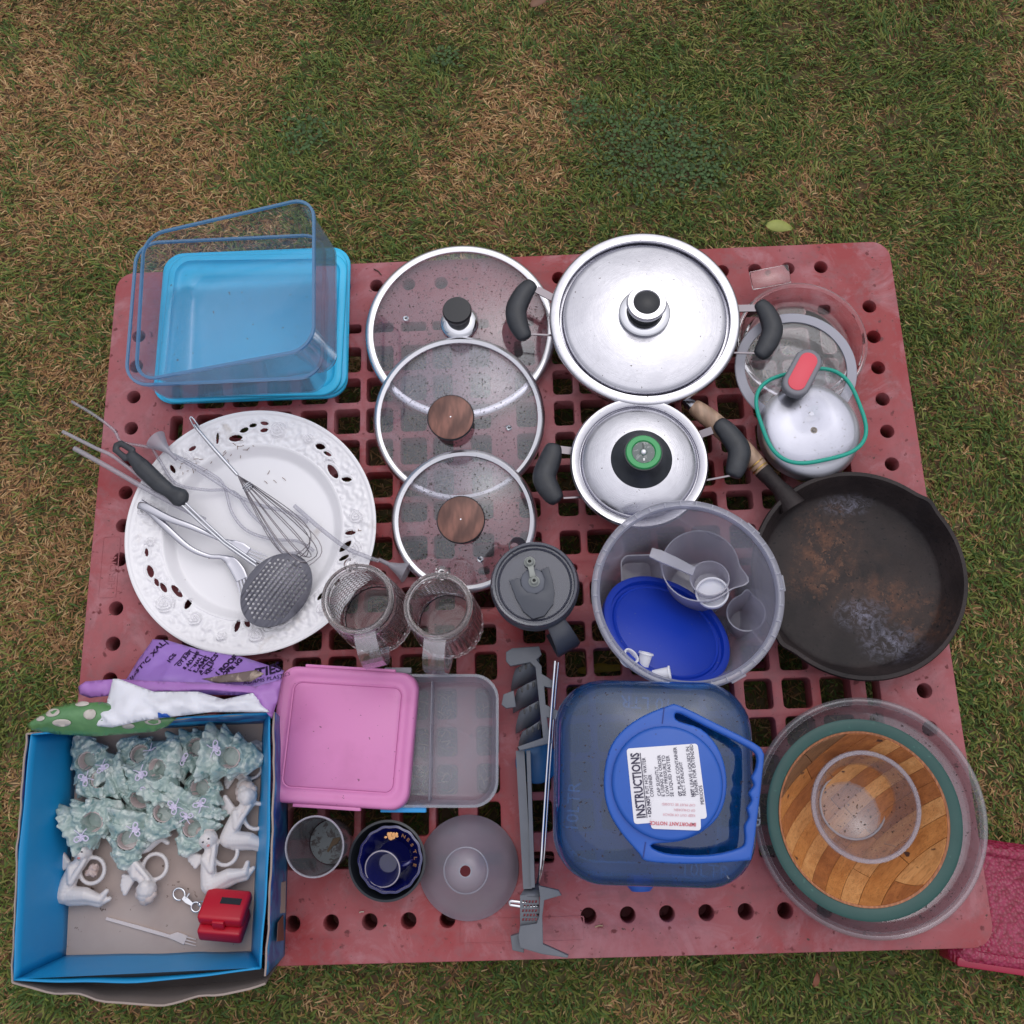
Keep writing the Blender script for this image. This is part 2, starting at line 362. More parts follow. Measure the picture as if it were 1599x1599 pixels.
def build_grass():
    N = 420000
    x = RNG.uniform(-1.28, 1.28, N); y = RNG.uniform(-.95, 1.5, N)
    under = (np.abs(x) < .5) & (np.abs(y) < .4) & (RNG.random(N) < .5)
    x, y = x[~under], y[~under]; N = len(x)
    g = .27 * vnoise(x + 3, y + 3, 4.2, 1) + .33 * vnoise(x + 7, y + 2, 12, 2) + .24 * vnoise(x, y, 30, 3) + .16 * vnoise(x + 1, y + 5, 24, 4)
    g = (g - .5) * 1.75 + .39
    gp = lambda px, py: XY(px, py, -H)
    for (px, py, r, a) in ((480, 215, .10, .5), (700, 100, .05, .5), (1010, 250, .20, .65), (1440, 60, .30, .55), (1100, 290, .10, .3), (1560, 900, .35, .35), (1500, 350, .2, .35),
                           (600, 60, .15, .25), (60, 250, .15, -.2), (300, 60, .25, -.15), (230, 330, .2, -.22), (760, 290, .16, -.28), (900, 90, .2, -.1), (780, 180, .1, -.25), (80, 900, .25, -.2), (20, 640, .15, -.2),
                           (1250, 180, .12, -.1), (1300, 1540, .3, .2), (850, 1560, .3, .2), (60, 1080, .1, .3)):
        cx, cyy = gp(px, py); g = g + a * np.exp(-((x - cx) ** 2 + (y - cyy) ** 2) / (r * r))
    green = RNG.random(N) < np.clip(g, .12, .90)
    clover = np.zeros(N, bool)
    for (px, py, r) in ((480, 215, .055), (1010, 240, .12), (1090, 265, .08), (700, 100, .035), (910, 180, .04)):
        cx, cyy = gp(px, py); clover |= (np.exp(-((x - cx) ** 2 + (y - cyy) ** 2) / (r * r)) > .45 + .5 * RNG.random(N) - .1) & (RNG.random(N) < .40)
    ang = RNG.uniform(0, 2 * pi, N) * .55 + 4.5 * vnoise(x + 2, y + 9, 20, 6); L = RNG.uniform(.009, .023, N) * np.where(green, 1.0, .95); wd_ = RNG.uniform(.0007, .0015, N) * np.where(green, 1.15, .9)
    L = np.where(clover, .006, L); wd_ = np.where(clover, RNG.uniform(.0022, .0034, N), wd_)
    lay = np.where(green, RNG.uniform(.45, 1.25, N), RNG.uniform(.95, 1.5, N))     # lean from vertical
    z0 = np.where(green, RNG.uniform(.0, .010, N), RNG.uniform(.0, .006, N)); z0 = np.where(clover, RNG.uniform(.012, .020, N), z0); lay = np.where(clover, RNG.uniform(1.2, 1.7, N), lay)
    dx, dy = np.cos(ang), np.sin(ang); sx, sy = -dy, dx
    bend = RNG.uniform(.2, .8, N); cv = RNG.uniform(-.5, .5, N)
    def pt(t, s):
        a = lay - bend * (1 - t) * .6
        r_ = L * t * np.sin(a); zz = z0 + L * t * np.cos(a) - L * bend * t * t * .25
        w = wd_ * s
        return np.stack([x + dx * r_ + sx * (w + cv * L * t * t), y + dy * r_ + sy * (w + cv * L * t * t), np.maximum(zz, .0008)], 1)
    V = np.stack([pt(0, -.7), pt(0, .7), pt(.5, 1), pt(.5, -1), pt(.85, .6), pt(.85, -.6), pt(1.0, 0)], 1)   # 7 verts
    idx = np.arange(N)[:, None] * 7
    tris = np.array([(0, 1, 2), (0, 2, 3), (3, 2, 4), (3, 4, 5), (5, 4, 6)])
    Fm = (idx[:, None, :] + tris[None]).reshape(-1, 3)
    me = bpy.data.meshes.new('grass')
    me.vertices.add(N * 7); me.vertices.foreach_set('co', V.reshape(-1).astype('f4'))
    me.loops.add(len(Fm) * 3); me.loops.foreach_set('vertex_index', Fm.reshape(-1).astype('i4'))
    me.polygons.add(len(Fm)); me.polygons.foreach_set('loop_start', (np.arange(len(Fm)) * 3).astype('i4'))
    me.update(calc_edges=True)
    G = np.array([(.130, .185, .040), (.185, .215, .048), (.090, .165, .045), (.24, .25, .075), (.072, .120, .028)])
    S = np.array([(.46, .265, .125), (.36, .195, .092), (.57, .39, .20), (.26, .13, .065), (.38, .25, .09)])
    c = np.where(green[:, None], G[RNG.integers(0, 5, N)], S[RNG.integers(0, 5, N)]) * RNG.uniform(.78, 1.30, N)[:, None]
    c = np.where(clover[:, None], np.array([(.070, .125, .045)]) * RNG.uniform(.7, 1.4, N)[:, None], c)
    a = me.color_attributes.new('tint', 'FLOAT_COLOR', 'POINT')
    cc = np.ones((N, 7, 4), 'f4'); cc[:, :, :3] = c[:, None, :]
    a.data.foreach_set('color', cc.reshape(-1))
    m, n, l = _new('grass_blade'); b = n['Principled BSDF']
    at = n.new('ShaderNodeAttribute'); at.attribute_name = 'tint'; l.new(at.outputs['Color'], b.inputs['Base Color'])
    b.inputs['Roughness'].default_value = .6; b.inputs['Specular IOR Level'].default_value = .25
    tl = n.new('ShaderNodeBsdfTranslucent'); l.new(at.outputs['Color'], tl.inputs['Color'])
    ms = n.new('ShaderNodeMixShader'); ms.inputs[0].default_value = .22; l.new(b.outputs[0], ms.inputs[1]); l.new(tl.outputs[0], ms.inputs[2]); l.new(ms.outputs[0], n['Material Output'].inputs[0])
    o = link('grass', me, m, None, False); o['kind'] = 'stuff'; o['label'] = 'short green and straw coloured grass of the lawn around the pallet'; o['category'] = 'grass'
build_grass()

# fallen leaves on the lawn
def leaf(name, px, py, L, ang, col, label):
    v, f = [], []
    n = 12
    for i in range(n + 1):
        t = i / n; w = L * .22 * sin(pi * t ** .8) ** .8 if 0 < t < 1 else 0
        for s in (-1, 0, 1): v.append((L * (t - .5), s * w, .003 + .004 * abs(s) + .004 * sin(3 * t)))
    for i in range(n):
        for s in (0, 1):
            a = i * 3 + s; f.append((a, a + 1, a + 4, a + 3))
    me = pymesh(name, v, f)
    o = bpy.data.objects.new('s', me); COL.objects.link(o); s = o.modifiers.new('s', 'SOLIDIFY'); s.thickness = .0005; me = evalmesh(o)
    p = W(px, py, -H + .022)
    o = link(name, me, mat(name + '_skin', col, .5, var=(40, tuple(c * .6 for c in col), .6)), None); o.location = p; o.rotation_euler = (.15, .1, ang)
    tag(o, label, 'leaf')
leaf('leaf', 1215, 357, .049, radians(-8), (.36, .40, .09), 'pale yellow green fallen leaf on the grass above the pallet')
leaf('leaf', 842, 6, .045, radians(35), (.20, .09, .045), 'curled brown dead leaf at the top edge of the lawn')
leaf('leaf', 1270, 1528, .02, radians(70), (.30, .10, .05), 'small reddish fallen leaf on the grass below the pallet')

# ------------------------------------------------------------------ pallet
def build_pallet():
    m, n, l = _new('red_pallet_plastic'); b = n['Principled BSDF']
    t1 = _noise(n, l, 5, 6, .6, .4); t2 = _noise(n, l, 42, 5, .7); t3 = _noise(n, l, 170, 3)
    c = _mixc(n, l, _ramp(n, l, t1.outputs['Fac'], .38, .62), (.31, .045, .050), (.37, .125, .140))
    t5 = _noise(n, l, 15, 7, .7, .8); c = _mixc(n, l, _ramp(n, l, t5.outputs['Fac'], .50, .68), c, (.40, .17, .19))
    c = _mixc(n, l, _ramp(n, l, t2.outputs['Fac'], .50, .80), c, (.25, .10, .11))
    t6 = _noise(n, l, 70, 3, .5, 0); c = _mixc(n, l, _ramp(n, l, t6.outputs['Fac'], .66, .72), c, (.15, .03, .035)); c = _mixc(n, l, _ramp(n, l, t3.outputs['Fac'], .69, .73), c, (.09, .045, .04))
    l.new(c, b.inputs['Base Color'])
    rr = n.new('ShaderNodeMapRange'); rr.inputs['From Min'].default_value = .35; rr.inputs['From Max'].default_value = .65; rr.inputs['To Min'].default_value = .42; rr.inputs['To Max'].default_value = .68
    l.new(t1.outputs['Fac'], rr.inputs['Value']); l.new(rr.outputs[0], b.inputs['Roughness']); b.inputs['Specular IOR Level'].default_value = .35
    bp = n.new('ShaderNodeBump'); bp.inputs['Strength'].default_value = .25; bp.inputs['Distance'].default_value = .001; l.new(t3.outputs['Fac'], bp.inputs['Height']); l.new(bp.outputs[0], b.inputs['Normal'])
    M['red'] = m
    t = thing('pallet', 'red plastic pallet with square grid holes lying on the lawn under all the kitchenware', 'pallet', (0, 0, 0))
    y0 = .005; holes = []
    xs = [(.019, .049), (.075, .104), (.114, .152), (.164, .203), (.213, .251), (.262, .301), (.315, .352), (.366, .404), (.417, .457), (.478, .496)]
    ys = [(.020, .054), (.076, .104), (.114, .152), (.163, .203), (.214, .252), (.263, .301), (.312, .352), (.376, .390)]
    for sx in (1, -1):
        for a, bb in xs:
            for sy in (1, -1):
                for c0, d0 in ys:
                    holes.append(rrect(bb - a, d0 - c0, min(.0055, (d0 - c0) * .3, (bb - a) * .3), 3, sx * (a + bb) / 2, y0 + sy * (c0 + d0) / 2))
            if bb - a > .012: holes.append(rrect((bb - a) * .55, .010, .0045, 3, sx * (a + bb) / 2, y0))
    peg = []
    for k in range(24):
        x = -.5805 + .0505 * k * 1.0
    px = [.0905 + .05 * k for k in range(10)] ; px = [x for x in px if x < .53]
    px = px + [-x for x in px] + [-.0320, .0320][:0]
    for x in px:
        for y in (.460, -.450): peg.append((x, y))
    for y in [.0355 + .05 * k for k in range(8)]:
        for s in (1, -1):
            for x in (.555, -.555): peg.append((x, y0 + s * y * 1.0))
    peg = [p for p in peg if not (abs(abs(p[0]) - .555) < .02 and abs(p[1] - y0) > .39)]
    for p in peg: holes.append(circle(.0098, 18, *p))
    me = plate(rrect(1.196, 1.0, .028, 8), holes, .034, .0022, H)
    link('deck', me, m, t)
    # rim skirt and hollow feet that carry the deck
    def ring_wall(w, d, cx, cyy, z0, z1, th, r):
        o = rrect(w, d, r, 4, cx, cyy); i = rrect(w - 2 * th, d - 2 * th, max(r - th, .002), 4, cx, cyy)
        me = rings([[(x, y, z0) for x, y in o], [(x, y, z1) for x, y in o], [(x, y, z1) for x, y in i], [(x, y, z0) for x, y in i]], loop=True); return sharp(fixn(me), 30)
    link('skirt', ring_wall(1.186, .99, 0, 0, H - .055, H - .033, .004, .024), m, t)
    for fx in (-.525, 0, .525):
        for fy in (-.43, .005, .43):
            w = .105 if fx else .12; d = .105 if fy > .01 or fy < 0 else .10
            link('foot', join([ring_wall(w, d, fx, fy, .004, H - .0345, .004, .02), xf(plate(rrect(w - .009, d - .009, .018, 4), [], .004, .0008, 0), Matrix.Translation((fx, fy, .008)))]), m, t)
    # tubes with a closed bottom under the round holes
    ms = []
    for p in peg:
        tm = lathe([(.0104, 0), (.0118, 0), (.0118, .033), (.0104, .033)], 16, loop=True); ms.append(xf(tm, Matrix.Translation((p[0], p[1], H - .067))))
        fl = plate(circle(.0105, 14), [], .002, .0004, 0) if False else lathe([(.0, .0), (.0105, 0), (.0105, .002), (.0, .002)], 14)
        if p[1] < -.3: ms.append(xf(fl, Matrix.Translation((p[0] + .001, p[1], H - .066))))
    o = link('hole_tubes', join(ms), m, t); o['kind'] = 'stuff'
    # small raised lettering, worn
    text('REUBO', Matrix.Translation((*XY(772, 1461), H + .0001)) @ frameZ(0), .017, M['red'], t, .0005, 'embossed_lettering')
    fr = rrect(.16, .03, .003, 2, *XY(815, 1452)); fi = rrect(.157, .027, .002, 2, *XY(815, 1452))
    link('embossed_panel', plate(fr, [fi], .0012, .0002, H + .0006), m, t)
    c0 = XY(171, 885); link('embossed_panel', plate(rrect(.026, .09, .003, 2, *c0), [rrect(.0235, .0875, .002, 2, *c0)], .0012, .0002, H + .0006), m, t)
    text('HERON', Matrix.Translation((*XY(178, 920), H + .0001)) @ frameZ(pi / 2), .014, M['red'], t, .0006, 'embossed_lettering')
    # dry sticks and mud marks
build_pallet()
def crumb(px, py, L, ang, col, label):
    me = tube([(-L / 2, 0, .0012), (0, L * .08, .0018), (L / 2, -L * .05, .0012)], .0009, 5)
    o = link('grass_clipping', me, mat('clipping', col, .7), None); o.location = W(px, py); o.rotation_euler[2] = ang
    tag(o, label, 'grass clipping')
crumb(590, 425, .016, radians(-40), (.06, .03, .02), 'dark curved grass clipping on the red deck beside the blue lids')
crumb(935, 1446, .010, radians(10), (.42, .30, .18), 'pale straw clipping on the red deck below the left round hole row')
crumb(565, 1424, .006, radians(10), (.5, .42, .35), 'tiny pale straw clipping on the red deck above the lower left holes')

# ------------------------------------------------------------------ glass lids with steel rims
M['wood'] = None
def grain_mat(name, c1, c2, rot):
    m, n, l = _new(name); b = n['Principled BSDF']
    tc = n.new('ShaderNodeTexCoord'); mp = n.new('ShaderNodeMapping'); mp.vector_type = 'TEXTURE'; mp.inputs['Rotation'].default_value = (0, 0, rot); mp.inputs['Scale'].default_value = (9, 1, 2)
    l.new(tc.outputs['Object'], mp.inputs['Vector']); ts = []
    for sc, d in ((170, 4), (900, 3)):
        t = n.new('ShaderNodeTexNoise'); t.inputs['Scale'].default_value = sc; t.inputs['Detail'].default_value = d; t.inputs['Distortion'].default_value = .6; l.new(mp.outputs[0], t.inputs['Vector']); ts.append(t)
    big = _noise(n, l, 22, 4); c = _mixc(n, l, _ramp(n, l, ts[0].outputs['Fac'], .32, .68), c1, c2)
    c = _mixc(n, l, _ramp(n, l, ts[1].outputs['Fac'], .50, .80), c, tuple(x * .55 for x in c2)); c = _mixc(n, l, _ramp(n, l, big.outputs['Fac'], .56, .78), c, tuple(x * .62 for x in c2))
    kn = _noise(n, l, 60, 2); c = _mixc(n, l, _ramp(n, l, kn.outputs['Fac'], .71, .75), c, (.07, .03, .02))
    l.new(c, b.inputs['Base Color']); b.inputs['Roughness'].default_value = .48; b.inputs['Coat Weight'].default_value = .15
    bp = n.new('ShaderNodeBump'); bp.inputs['Strength'].default_value = .2; bp.inputs['Distance'].default_value = .0005; l.new(ts[0].outputs['Fac'], bp.inputs['Height']); l.new(bp.outputs[0], b.inputs['Normal'])
    return m
def wood_mat(name, c1, c2, scale=30, rot=0.6):
    m, n, l = _new(name); b = n['Principled BSDF']
    tc = n.new('ShaderNodeTexCoord'); mp = n.new('ShaderNodeMapping'); mp.inputs['Rotation'].default_value = (0, 0, rot); mp.inputs['Scale'].default_value = (1, .25, 1)
    l.new(tc.outputs['Object'], mp.inputs['Vector'])
    w = n.new('ShaderNodeTexWave'); w.inputs['Scale'].default_value = scale; w.inputs['Distortion'].default_value = 7; w.inputs['Detail'].default_value = 3; w.inputs['Detail Scale'].default_value = 1.5
    l.new(mp.outputs[0], w.inputs['Vector'])
    ns = n.new('ShaderNodeTexNoise'); ns.inputs['Scale'].default_value = scale * 8; l.new(mp.outputs[0], ns.inputs['Vector'])
    c = _mixc(n, l, _ramp(n, l, w.outputs['Fac'], .1, .9), c1, c2); c = _mixc(n, l, _ramp(n, l, ns.outputs['Fac'], .35, .75), c, tuple(x * .55 for x in c1))
    l.new(c, b.inputs['Base Color']); b.inputs['Roughness'].default_value = .42
    bp = n.new('ShaderNodeBump'); bp.inputs['Strength'].default_value = .2; bp.inputs['Distance'].default_value = .0006; l.new(w.outputs['Fac'], bp.inputs['Height']); l.new(bp.outputs[0], b.inputs['Normal'])
    return m
M['knobwood'] = wood_mat('knob_wood', (.27, .115, .085), (.10, .040, .030), 26, 1.25)
def glass_lid(name, px, py, r, h, tx, ty, label, knob, kpx, vent, rimw=.0105):
    c = W(px, py, h); R = Matrix.Rotation(tx, 3, 'X') @ Matrix.Rotation(ty, 3, 'Y')
    t = thing(name, label, 'pot lid', c, R, 'glass lids with steel rims')
    hd = .018
    prof = [(r - .004 - (r - .004) * k / 14, .001 + hd * (1 - (1 - k / 14) ** 2)) for k in range(15)]
    prof[-1] = (0, prof[-1][1])
    link('glass', shell(prof, .003, 96), M['glasslid'], t)
    link('rim', lathe([(r - rimw, .0055), (r - rimw * .55, .0075), (r - .002, .0055), (r, .001), (r - .001, -.005), (r - .0035, -.008), (r - .005, -.004), (r - .0045, 0), (r - rimw, .0008)], 128, loop=True), M['steel_rim'], t)
    a = vent; zv = hd * (1 - (hypot(*a) / r) ** 2) + .004
    link('steam_vent', xf(lathe([(.0017, -.004), (.0042, -.004), (.0044, .0012), (.0034, .002), (.0022, .0012), (.0017, .0008)], 20, loop=True), Matrix.Translation((*a, zv))), M['chrome'], t)
    link('vent_hole', xf(lathe([(0, 0), (.0018, 0), (.0018, -.003), (0, -.003)], 12), Matrix.Translation((*a, zv + .0003))), M['knobblack'], t)
    zt = hd + .004
    if knob == 'wood':
        kz = .030
        k = link('knob', xf(lathe([(0, 0), (.012, 0), (.013, .010), (.017, .014), (.027, .020), (.0318, .025), (.0325, .029), (.0315, .0318), (.029, .0326), (0, .0330)], 64), Matrix.Translation((kpx[0], kpx[1], zt - .003))), M['knobwood'], t)
        link('knob_edge', xf(lathe([(.0315, .0236), (.0329, .0265), (.0331, .0300), (.0321, .0316), (.0312, .0312)], 64, loop=True), Matrix.Translation((kpx[0], kpx[1], zt - .003))), M['black'], k)
        k2 = link('knob_rivet', xf(lathe([(0, .034), (.001, .0338), (.0012, .033), (0, .033)], 10), Matrix.Translation((kpx[0], kpx[1], zt - .003))), M['chrome'], k)
    else:
        link('knob_flange', xf(lathe([(0, .008), (.012, .0075), (.022, .005), (.0275, .001), (.0285, -.002), (0, -.002)], 64), Matrix.Translation((kpx[0], kpx[1], zt))), M['chrome'], t)
        link('knob', xf(lathe([(0, .006), (.0165, .006), (.0175, .012), (.0165, .026), (.0208, .030), (.0212, .036), (.0200, .0390), (0, .0395)], 64), Matrix.Translation((kpx[0], kpx[1] + .0, zt))), M['knobblack'], t)
    return t
glass_lid('glass_pot_cover', 719, 517, .1435, .012, 0, 0, 'largest round glass lid with wide steel rim and black knob on a chrome base', 'black', (.0, .004), (-.080, .016), .0125)
glass_lid('glass_pot_cover', 717, 654, .1247, .022, radians(5.0), 0, 'middle glass lid with wooden knob, lying over the edge of the black knobbed lid', 'wood', (-.008, -.012), (.072, -.021))
glass_lid('glass_pot_cover', 725, 813, .1030, .021, radians(5.5), 0, 'smallest glass lid with dark wooden knob, nearest the glass mugs', 'wood', (-.001, -.007), (.022, -.058))

# ------------------------------------------------------------------ steel pots
def banana(pts, r0, flat=.62):
    me = tube(pts, lambda t: r0 * (sin(pi * min(max(t, .0), 1)) ** .28 * .92 + .08) if 0 < t < 1 else r0 * .25, 14, smooth_n=7)
    return me
def pot_handle(t, inv, pa, pts, r0, h, brk):
    """pts px list along the grip; brk: two px pairs (on grip, on pot)"""
    P = [W(a, b, h) for a, b in pts]
    me = banana(P, r0); cz = sum((p.z for p in P), 0.0) / len(P)
    for v in me.vertices: v.co.z = cz + (v.co.z - cz) * .7
    g = link('handle', xf(me, inv), M['black'], t)
    for k, (a, b) in enumerate(brk):
        p, q = W(*a, h), W(*b, h - .004)
        d = (q - p).normalized(); s = Vector((-d.y, d.x, 0)) * (.0055 if k == 0 else .0012); u = Vector((0, 0, .0012))
        vv = [p + s + u, p - s + u, q - s + u, q + s + u, p + s - u, p - s - u, q - s - u, q + s - u]
        link('handle_bracket', xf(pymesh('b', vv, [(0, 1, 2, 3), (7, 6, 5, 4), (0, 4, 5, 1), (1, 5, 6, 2), (2, 6, 7, 3), (3, 7, 4, 0)]), inv), M['bracket'], t, False)
def pot(name, label, px, py, r, h, hs, fatlid):
    c = W(px, py, h); base = Vector((c.x, c.y, H)); t = thing(name, label, 'pot', base)
    inv = Matrix.Translation(-base)
    link('body', lathe([(0, .0015), (r * .70, .0015), (r * .80, .006), (r * .90, .02), (r * .955, h - .012), (r * .965, h - .004), (r * .935, h - .004), (r * .92, h - .012), (r * .87, .022), (r * .77, .009), (0, .006)], 96), M['steel'], t)
    for x in hs: pot_handle(t, inv, None, *x)
    return t, c, base
tb, c, base = pot('steel_pot', 'large shallow steel pot with black curved grips under the widest shiny lid', 1006, 497, .1366, .062,
    [([(833, 441), (818, 458), (806, 484), (810, 508), (822, 530)], .0158, .058, [((838, 452), (872, 470)), ((828, 522), (868, 524))]),
     ([(1184, 471), (1199, 491), (1206, 516), (1196, 541), (1184, 557)], .0152, .058, [((1192, 481), (1148, 482)), ((1190, 552), (1140, 551))])], 1)
r = .1366
def put_lid(name, label, c, r, prof, m): 
    t = thing(name, label, 'pot lid', c, None); link('lid_plate', lathe(prof, 144), m, t); return t
lid = put_lid('steel_pot_cover', 'widest shiny steel lid with stepped rim and steel knob with black centre', c, r,
    [(0, .0105), (r * .30, .0098), (r * .80, .0060), (r * .850, .0030), (r * .862, .0005), (r * .868, -.0035), (r * .873, -.0085), (r * .886, -.0085), (r * .890, -.0030), (r * .893, .0040), (r * .900, .0055), (r * .97, .0062), (r * .99, .0052), (r, .0020), (r * .998, -.0020), (r * .985, -.0030), (r * .91, -.0020), (r * .90, -.0100), (r * .86, -.0100), (r * .84, -.0010), (r * .5, .0030), (0, .0050)], M['steel'])
kc = (-.001, .001)
link('knob_collar', xf(lathe([(0, .010), (.0300, .0095), (.0355, .012), (.0365, .0155), (.0345, .0175), (.026, .0185), (.024, .0165), (0, .0165)], 72), Matrix.Translation((*kc, 0))), M['chrome'], lid)
link('knob_neck', xf(lathe([(0, .015), (.0245, .015), (.0215, .022), (.0205, .030), (.024, .041), (0, .041)], 64), Matrix.Translation((*kc, 0))), M['knobblack'], lid)
link('knob_top', xf(lathe([(.0170, .0455), (.0188, .0475), (.0262, .0470), (.0282, .0435), (.0270, .0395), (.018, .0385), (.0165, .0400)], 72, loop=True), Matrix.Translation((*kc, 0))), M['steel_rim'], lid)
link('knob_insert', xf(lathe([(0, .0468), (.0160, .0462), (.0176, .0448), (.0176, .042), (0, .042)], 48), Matrix.Translation((*kc, 0))), M['knobblack'], lid)

ts, c, base = pot('steel_pot', 'small steel pot with black curved grips, its lid bearing a green knob', 998, 722, .0950, .062,
    [([(866, 693), (860, 715), (850, 745), (860, 768), (873, 783)], .0165, .054, [((872, 702), (905, 706)), ((880, 778), (915, 776))]),
     ([(1119, 658), (1137, 676), (1154, 703), (1150, 728), (1143, 745)], .0160, .054, [((1112, 672), (1090, 680)), ((1140, 743), (1098, 751))])], 0)
r = .0950
lid = put_lid('steel_pot_cover', 'smaller domed steel lid with black and green knob', c, r,
    [(0, .0200), (r * .35, .0180), (r * .60, .0135), (r * .74, .0090), (r * .81, .0050), (r * .845, .0005), (r * .852, -.0035), (r * .862, -.0035), (r * .868, .0030), (r * .88, .0042), (r * .975, .0046), (r, .0015), (r * .99, -.0025), (r * .87, -.0040), (r * .6, .0070), (0, .0140)], M['steel'])
kc = (.0015, -.0010)
link('knob_base', xf(lathe([(0, .0175), (.0412, .0150), (.0418, .0170), (.034, .024), (.0260, .0335), (.0245, .040), (.0255, .0445), (0, .0445)], 72), Matrix.Translation((*kc, 0))), M['black'], lid)
link('knob_ring', xf(lathe([(.0150, .0450), (.0165, .0470), (.0225, .0470), (.0240, .0450), (.0240, .0435), (.0150, .0435)], 64, loop=True), Matrix.Translation((*kc, 0))), mat('green_plastic', (.05, .36, .12), .35), lid)
link('knob_dial', xf(lathe([(0, .0452), (.0152, .0448), (.0152, .0436), (0, .0436)], 48), Matrix.Translation((*kc, 0))), mat('dial', (.10, .13, .13), .12, layers=((110, .55, .6, (.28, .3, .3), .5),)), lid)
link('dial_pin', xf(lathe([(0, .0495), (.003, .0490), (.0046, .0470), (.005, .0450), (0, .0450)], 24), Matrix.Translation((*kc, 0))), M['chrome'], lid)
link('dial_needle', boxm(kc[0] - .0005, kc[0] + .0005, kc[1] - .0005, kc[1] + .013, .0452, .0459), M['knobblack'], lid)
link('dial_mark', boxm(kc[0] - .0012, kc[0] + .0012, kc[1] - .0120, kc[1] - .0085, .0452, .0459), mat('dial_white', (.8, .8, .8), .4), lid)

# ------------------------------------------------------------------ glass casserole dish, grey rimmed lid, aluminium dome, teal rimmed lid
M['dish'] = glassmat('pyrex', (.97, .95, .96))
M['clearglass'] = clear('thin_glass', (.95, .95, .97), .01, (.7, .7, .75), .05, .04, .4)
c = W(1252, 533, .030); base = Vector((c.x, c.y, H))
t = thing('glass_dish', 'clear round glass casserole lid with a flat grip tab, upper right on the deck', 'glass lid', base)
r = .0945
link('bowl', lathe([(0, .003), (r * .70, .003), (r * .80, .006), (r * .88, .018), (r * .93, .024), (r * .935, .029), (r * .96, .0315), (r, .0305), (r * 1.0, .0265), (r * .965, .0250), (r * .955, .020), (r * .92, .014), (r * .84, .0015), (r * .72, 0), (0, 0)], 128), M['dish'], t)
for f in (1, ):
    q = [W(1170, 424, .030), W(1231, 412, .030), W(1236, 440, .030), W(1176, 452, .030)]
    o_ = [(p.x - base.x, p.y - base.y) for p in q]
    link('grip_tab', plate(o_, [], .004, .0015, .0305), M['dish'], t)
c = W(1242, 577, .036); t = thing('glass_pot_cover', 'round glass lid with flat grey silicone rim resting on the clear casserole lid', 'glass lid', c, Matrix.Rotation(radians(1.5), 3, 'X'))
r = .0870
link('rim', lathe([(r - .0145, .0015), (r - .0140, .0030), (r - .001, .0030), (r, .0015), (r - .001, -.0015), (r - .0140, -.0010)], 128, loop=True), mat('grey_silicone', (.36, .36, .42), .55, bump=(400, .05)), t)
link('glass', lathe([(0, .0040), (r * .5, .0032), (r - .0143, .0008), (r - .0143, -.0008), (0, .002)], 96), clear('grey_lid_glass', (.95, .95, .97), .010, (.7, .7, .75), .05, .025, .4, spots=.1), t)
# aluminium dome
c = W(1268, 668, .060); base = Vector((c.x, c.y, H + .0385)); r = .0695
t = thing('aluminium_pot_cover', 'domed aluminium lid with bare bolt hole, under the teal rimmed glass lid', 'pot lid', base)
link('dome', lathe([(0, .0225), (r * .5, .0222), (r * .82, .0210), (r * .93, .0180), (r * .985, .0130), (r, .007), (r, .002), (r * 1.02, .0005), (r * 1.02, -.0008), (r * .985, -.0008), (r * .98, .006), (r * .94, .014), (r * .7, .0190), (0, .0205)], 128), M['alu'], t)
link('bolt', xf(lathe([(0, .003), (.0025, .003), (.003, .0025), (.003, .0005), (.0046, .0005), (.0052, -.0003), (0, -.0003)], 10), Matrix.Translation((.002, -.004, .0224))), mat('rusty_bolt', (.20, .16, .11), .4, .8), t)
# teal lid
def sqc(cx, cyy, hw, hd, p, n=72, rot=0.0, skew=0.0):
    out = []
    for k in range(n):
        a = 2 * pi * k / n; x = hw * math.copysign(abs(cos(a)) ** (2 / p), cos(a)); y = hd * math.copysign(abs(sin(a)) ** (2 / p), sin(a))
        out.append((cx + x * cos(rot) - y * sin(rot), cyy + x * sin(rot) + y * cos(rot)))
    return out
c = W(1266, 648, .066); Rt = Matrix.Rotation(radians(-4), 3, 'X') @ Matrix.Rotation(radians(11), 3, 'Z')
t = thing('glass_pot_cover', 'rounded square glass lid with thin teal silicone rim and grey and coral grip', 'glass lid', c, Rt)
ring = sqc(0, 0, .0703, .0685, 3.1, 96)
link('rim', tube([(x, y, 0) for x, y in ring], .0028, 10, closed=True), mat('teal_silicone', (.01, .36, .27), .42), t)
lg = sqc(0, 0, .0685, .0667, 3.1, 96)
rs = [[(x * k, y * k, z) for x, y in lg] for k, z in ((1, 0), (.8, .0022), (.5, .0042), (.05, .0052))]
rs2 = [[(x * k, y * k, z - .0022) for x, y in lg] for k, z in ((.05, .0052), (.5, .0042), (.8, .0022), (1, 0))]
link('glass', fixn(rings(rs + rs2, loop=True)), M['clearglass'], t)
hp = [W(1263, 562, .088), W(1244, 598, .088)]; inv = t.matrix_world.inverted(); a, b = inv @ hp[0], inv @ hp[1]
d = (b - a); L = d.length; ctr = (a + b) / 2; ang = atan2(d.y, d.x)
def capsule2d(L, r, n=12): return [(L / 2 + r * cos(-pi / 2 + pi * k / n), r * sin(-pi / 2 + pi * k / n)) for k in range(n + 1)] + [(-L / 2 + r * cos(pi / 2 + pi * k / n), r * sin(pi / 2 + pi * k / n)) for k in range(n + 1)]
MM = Matrix.Translation((ctr.x, ctr.y, ctr.z)) @ Matrix.Rotation(ang, 4, 'Z')
link('grip', xf(plate(capsule2d(L, .0190), [], .014, .0040, 0, 3), MM), mat('grip_grey', (.20, .20, .23), .5), t)
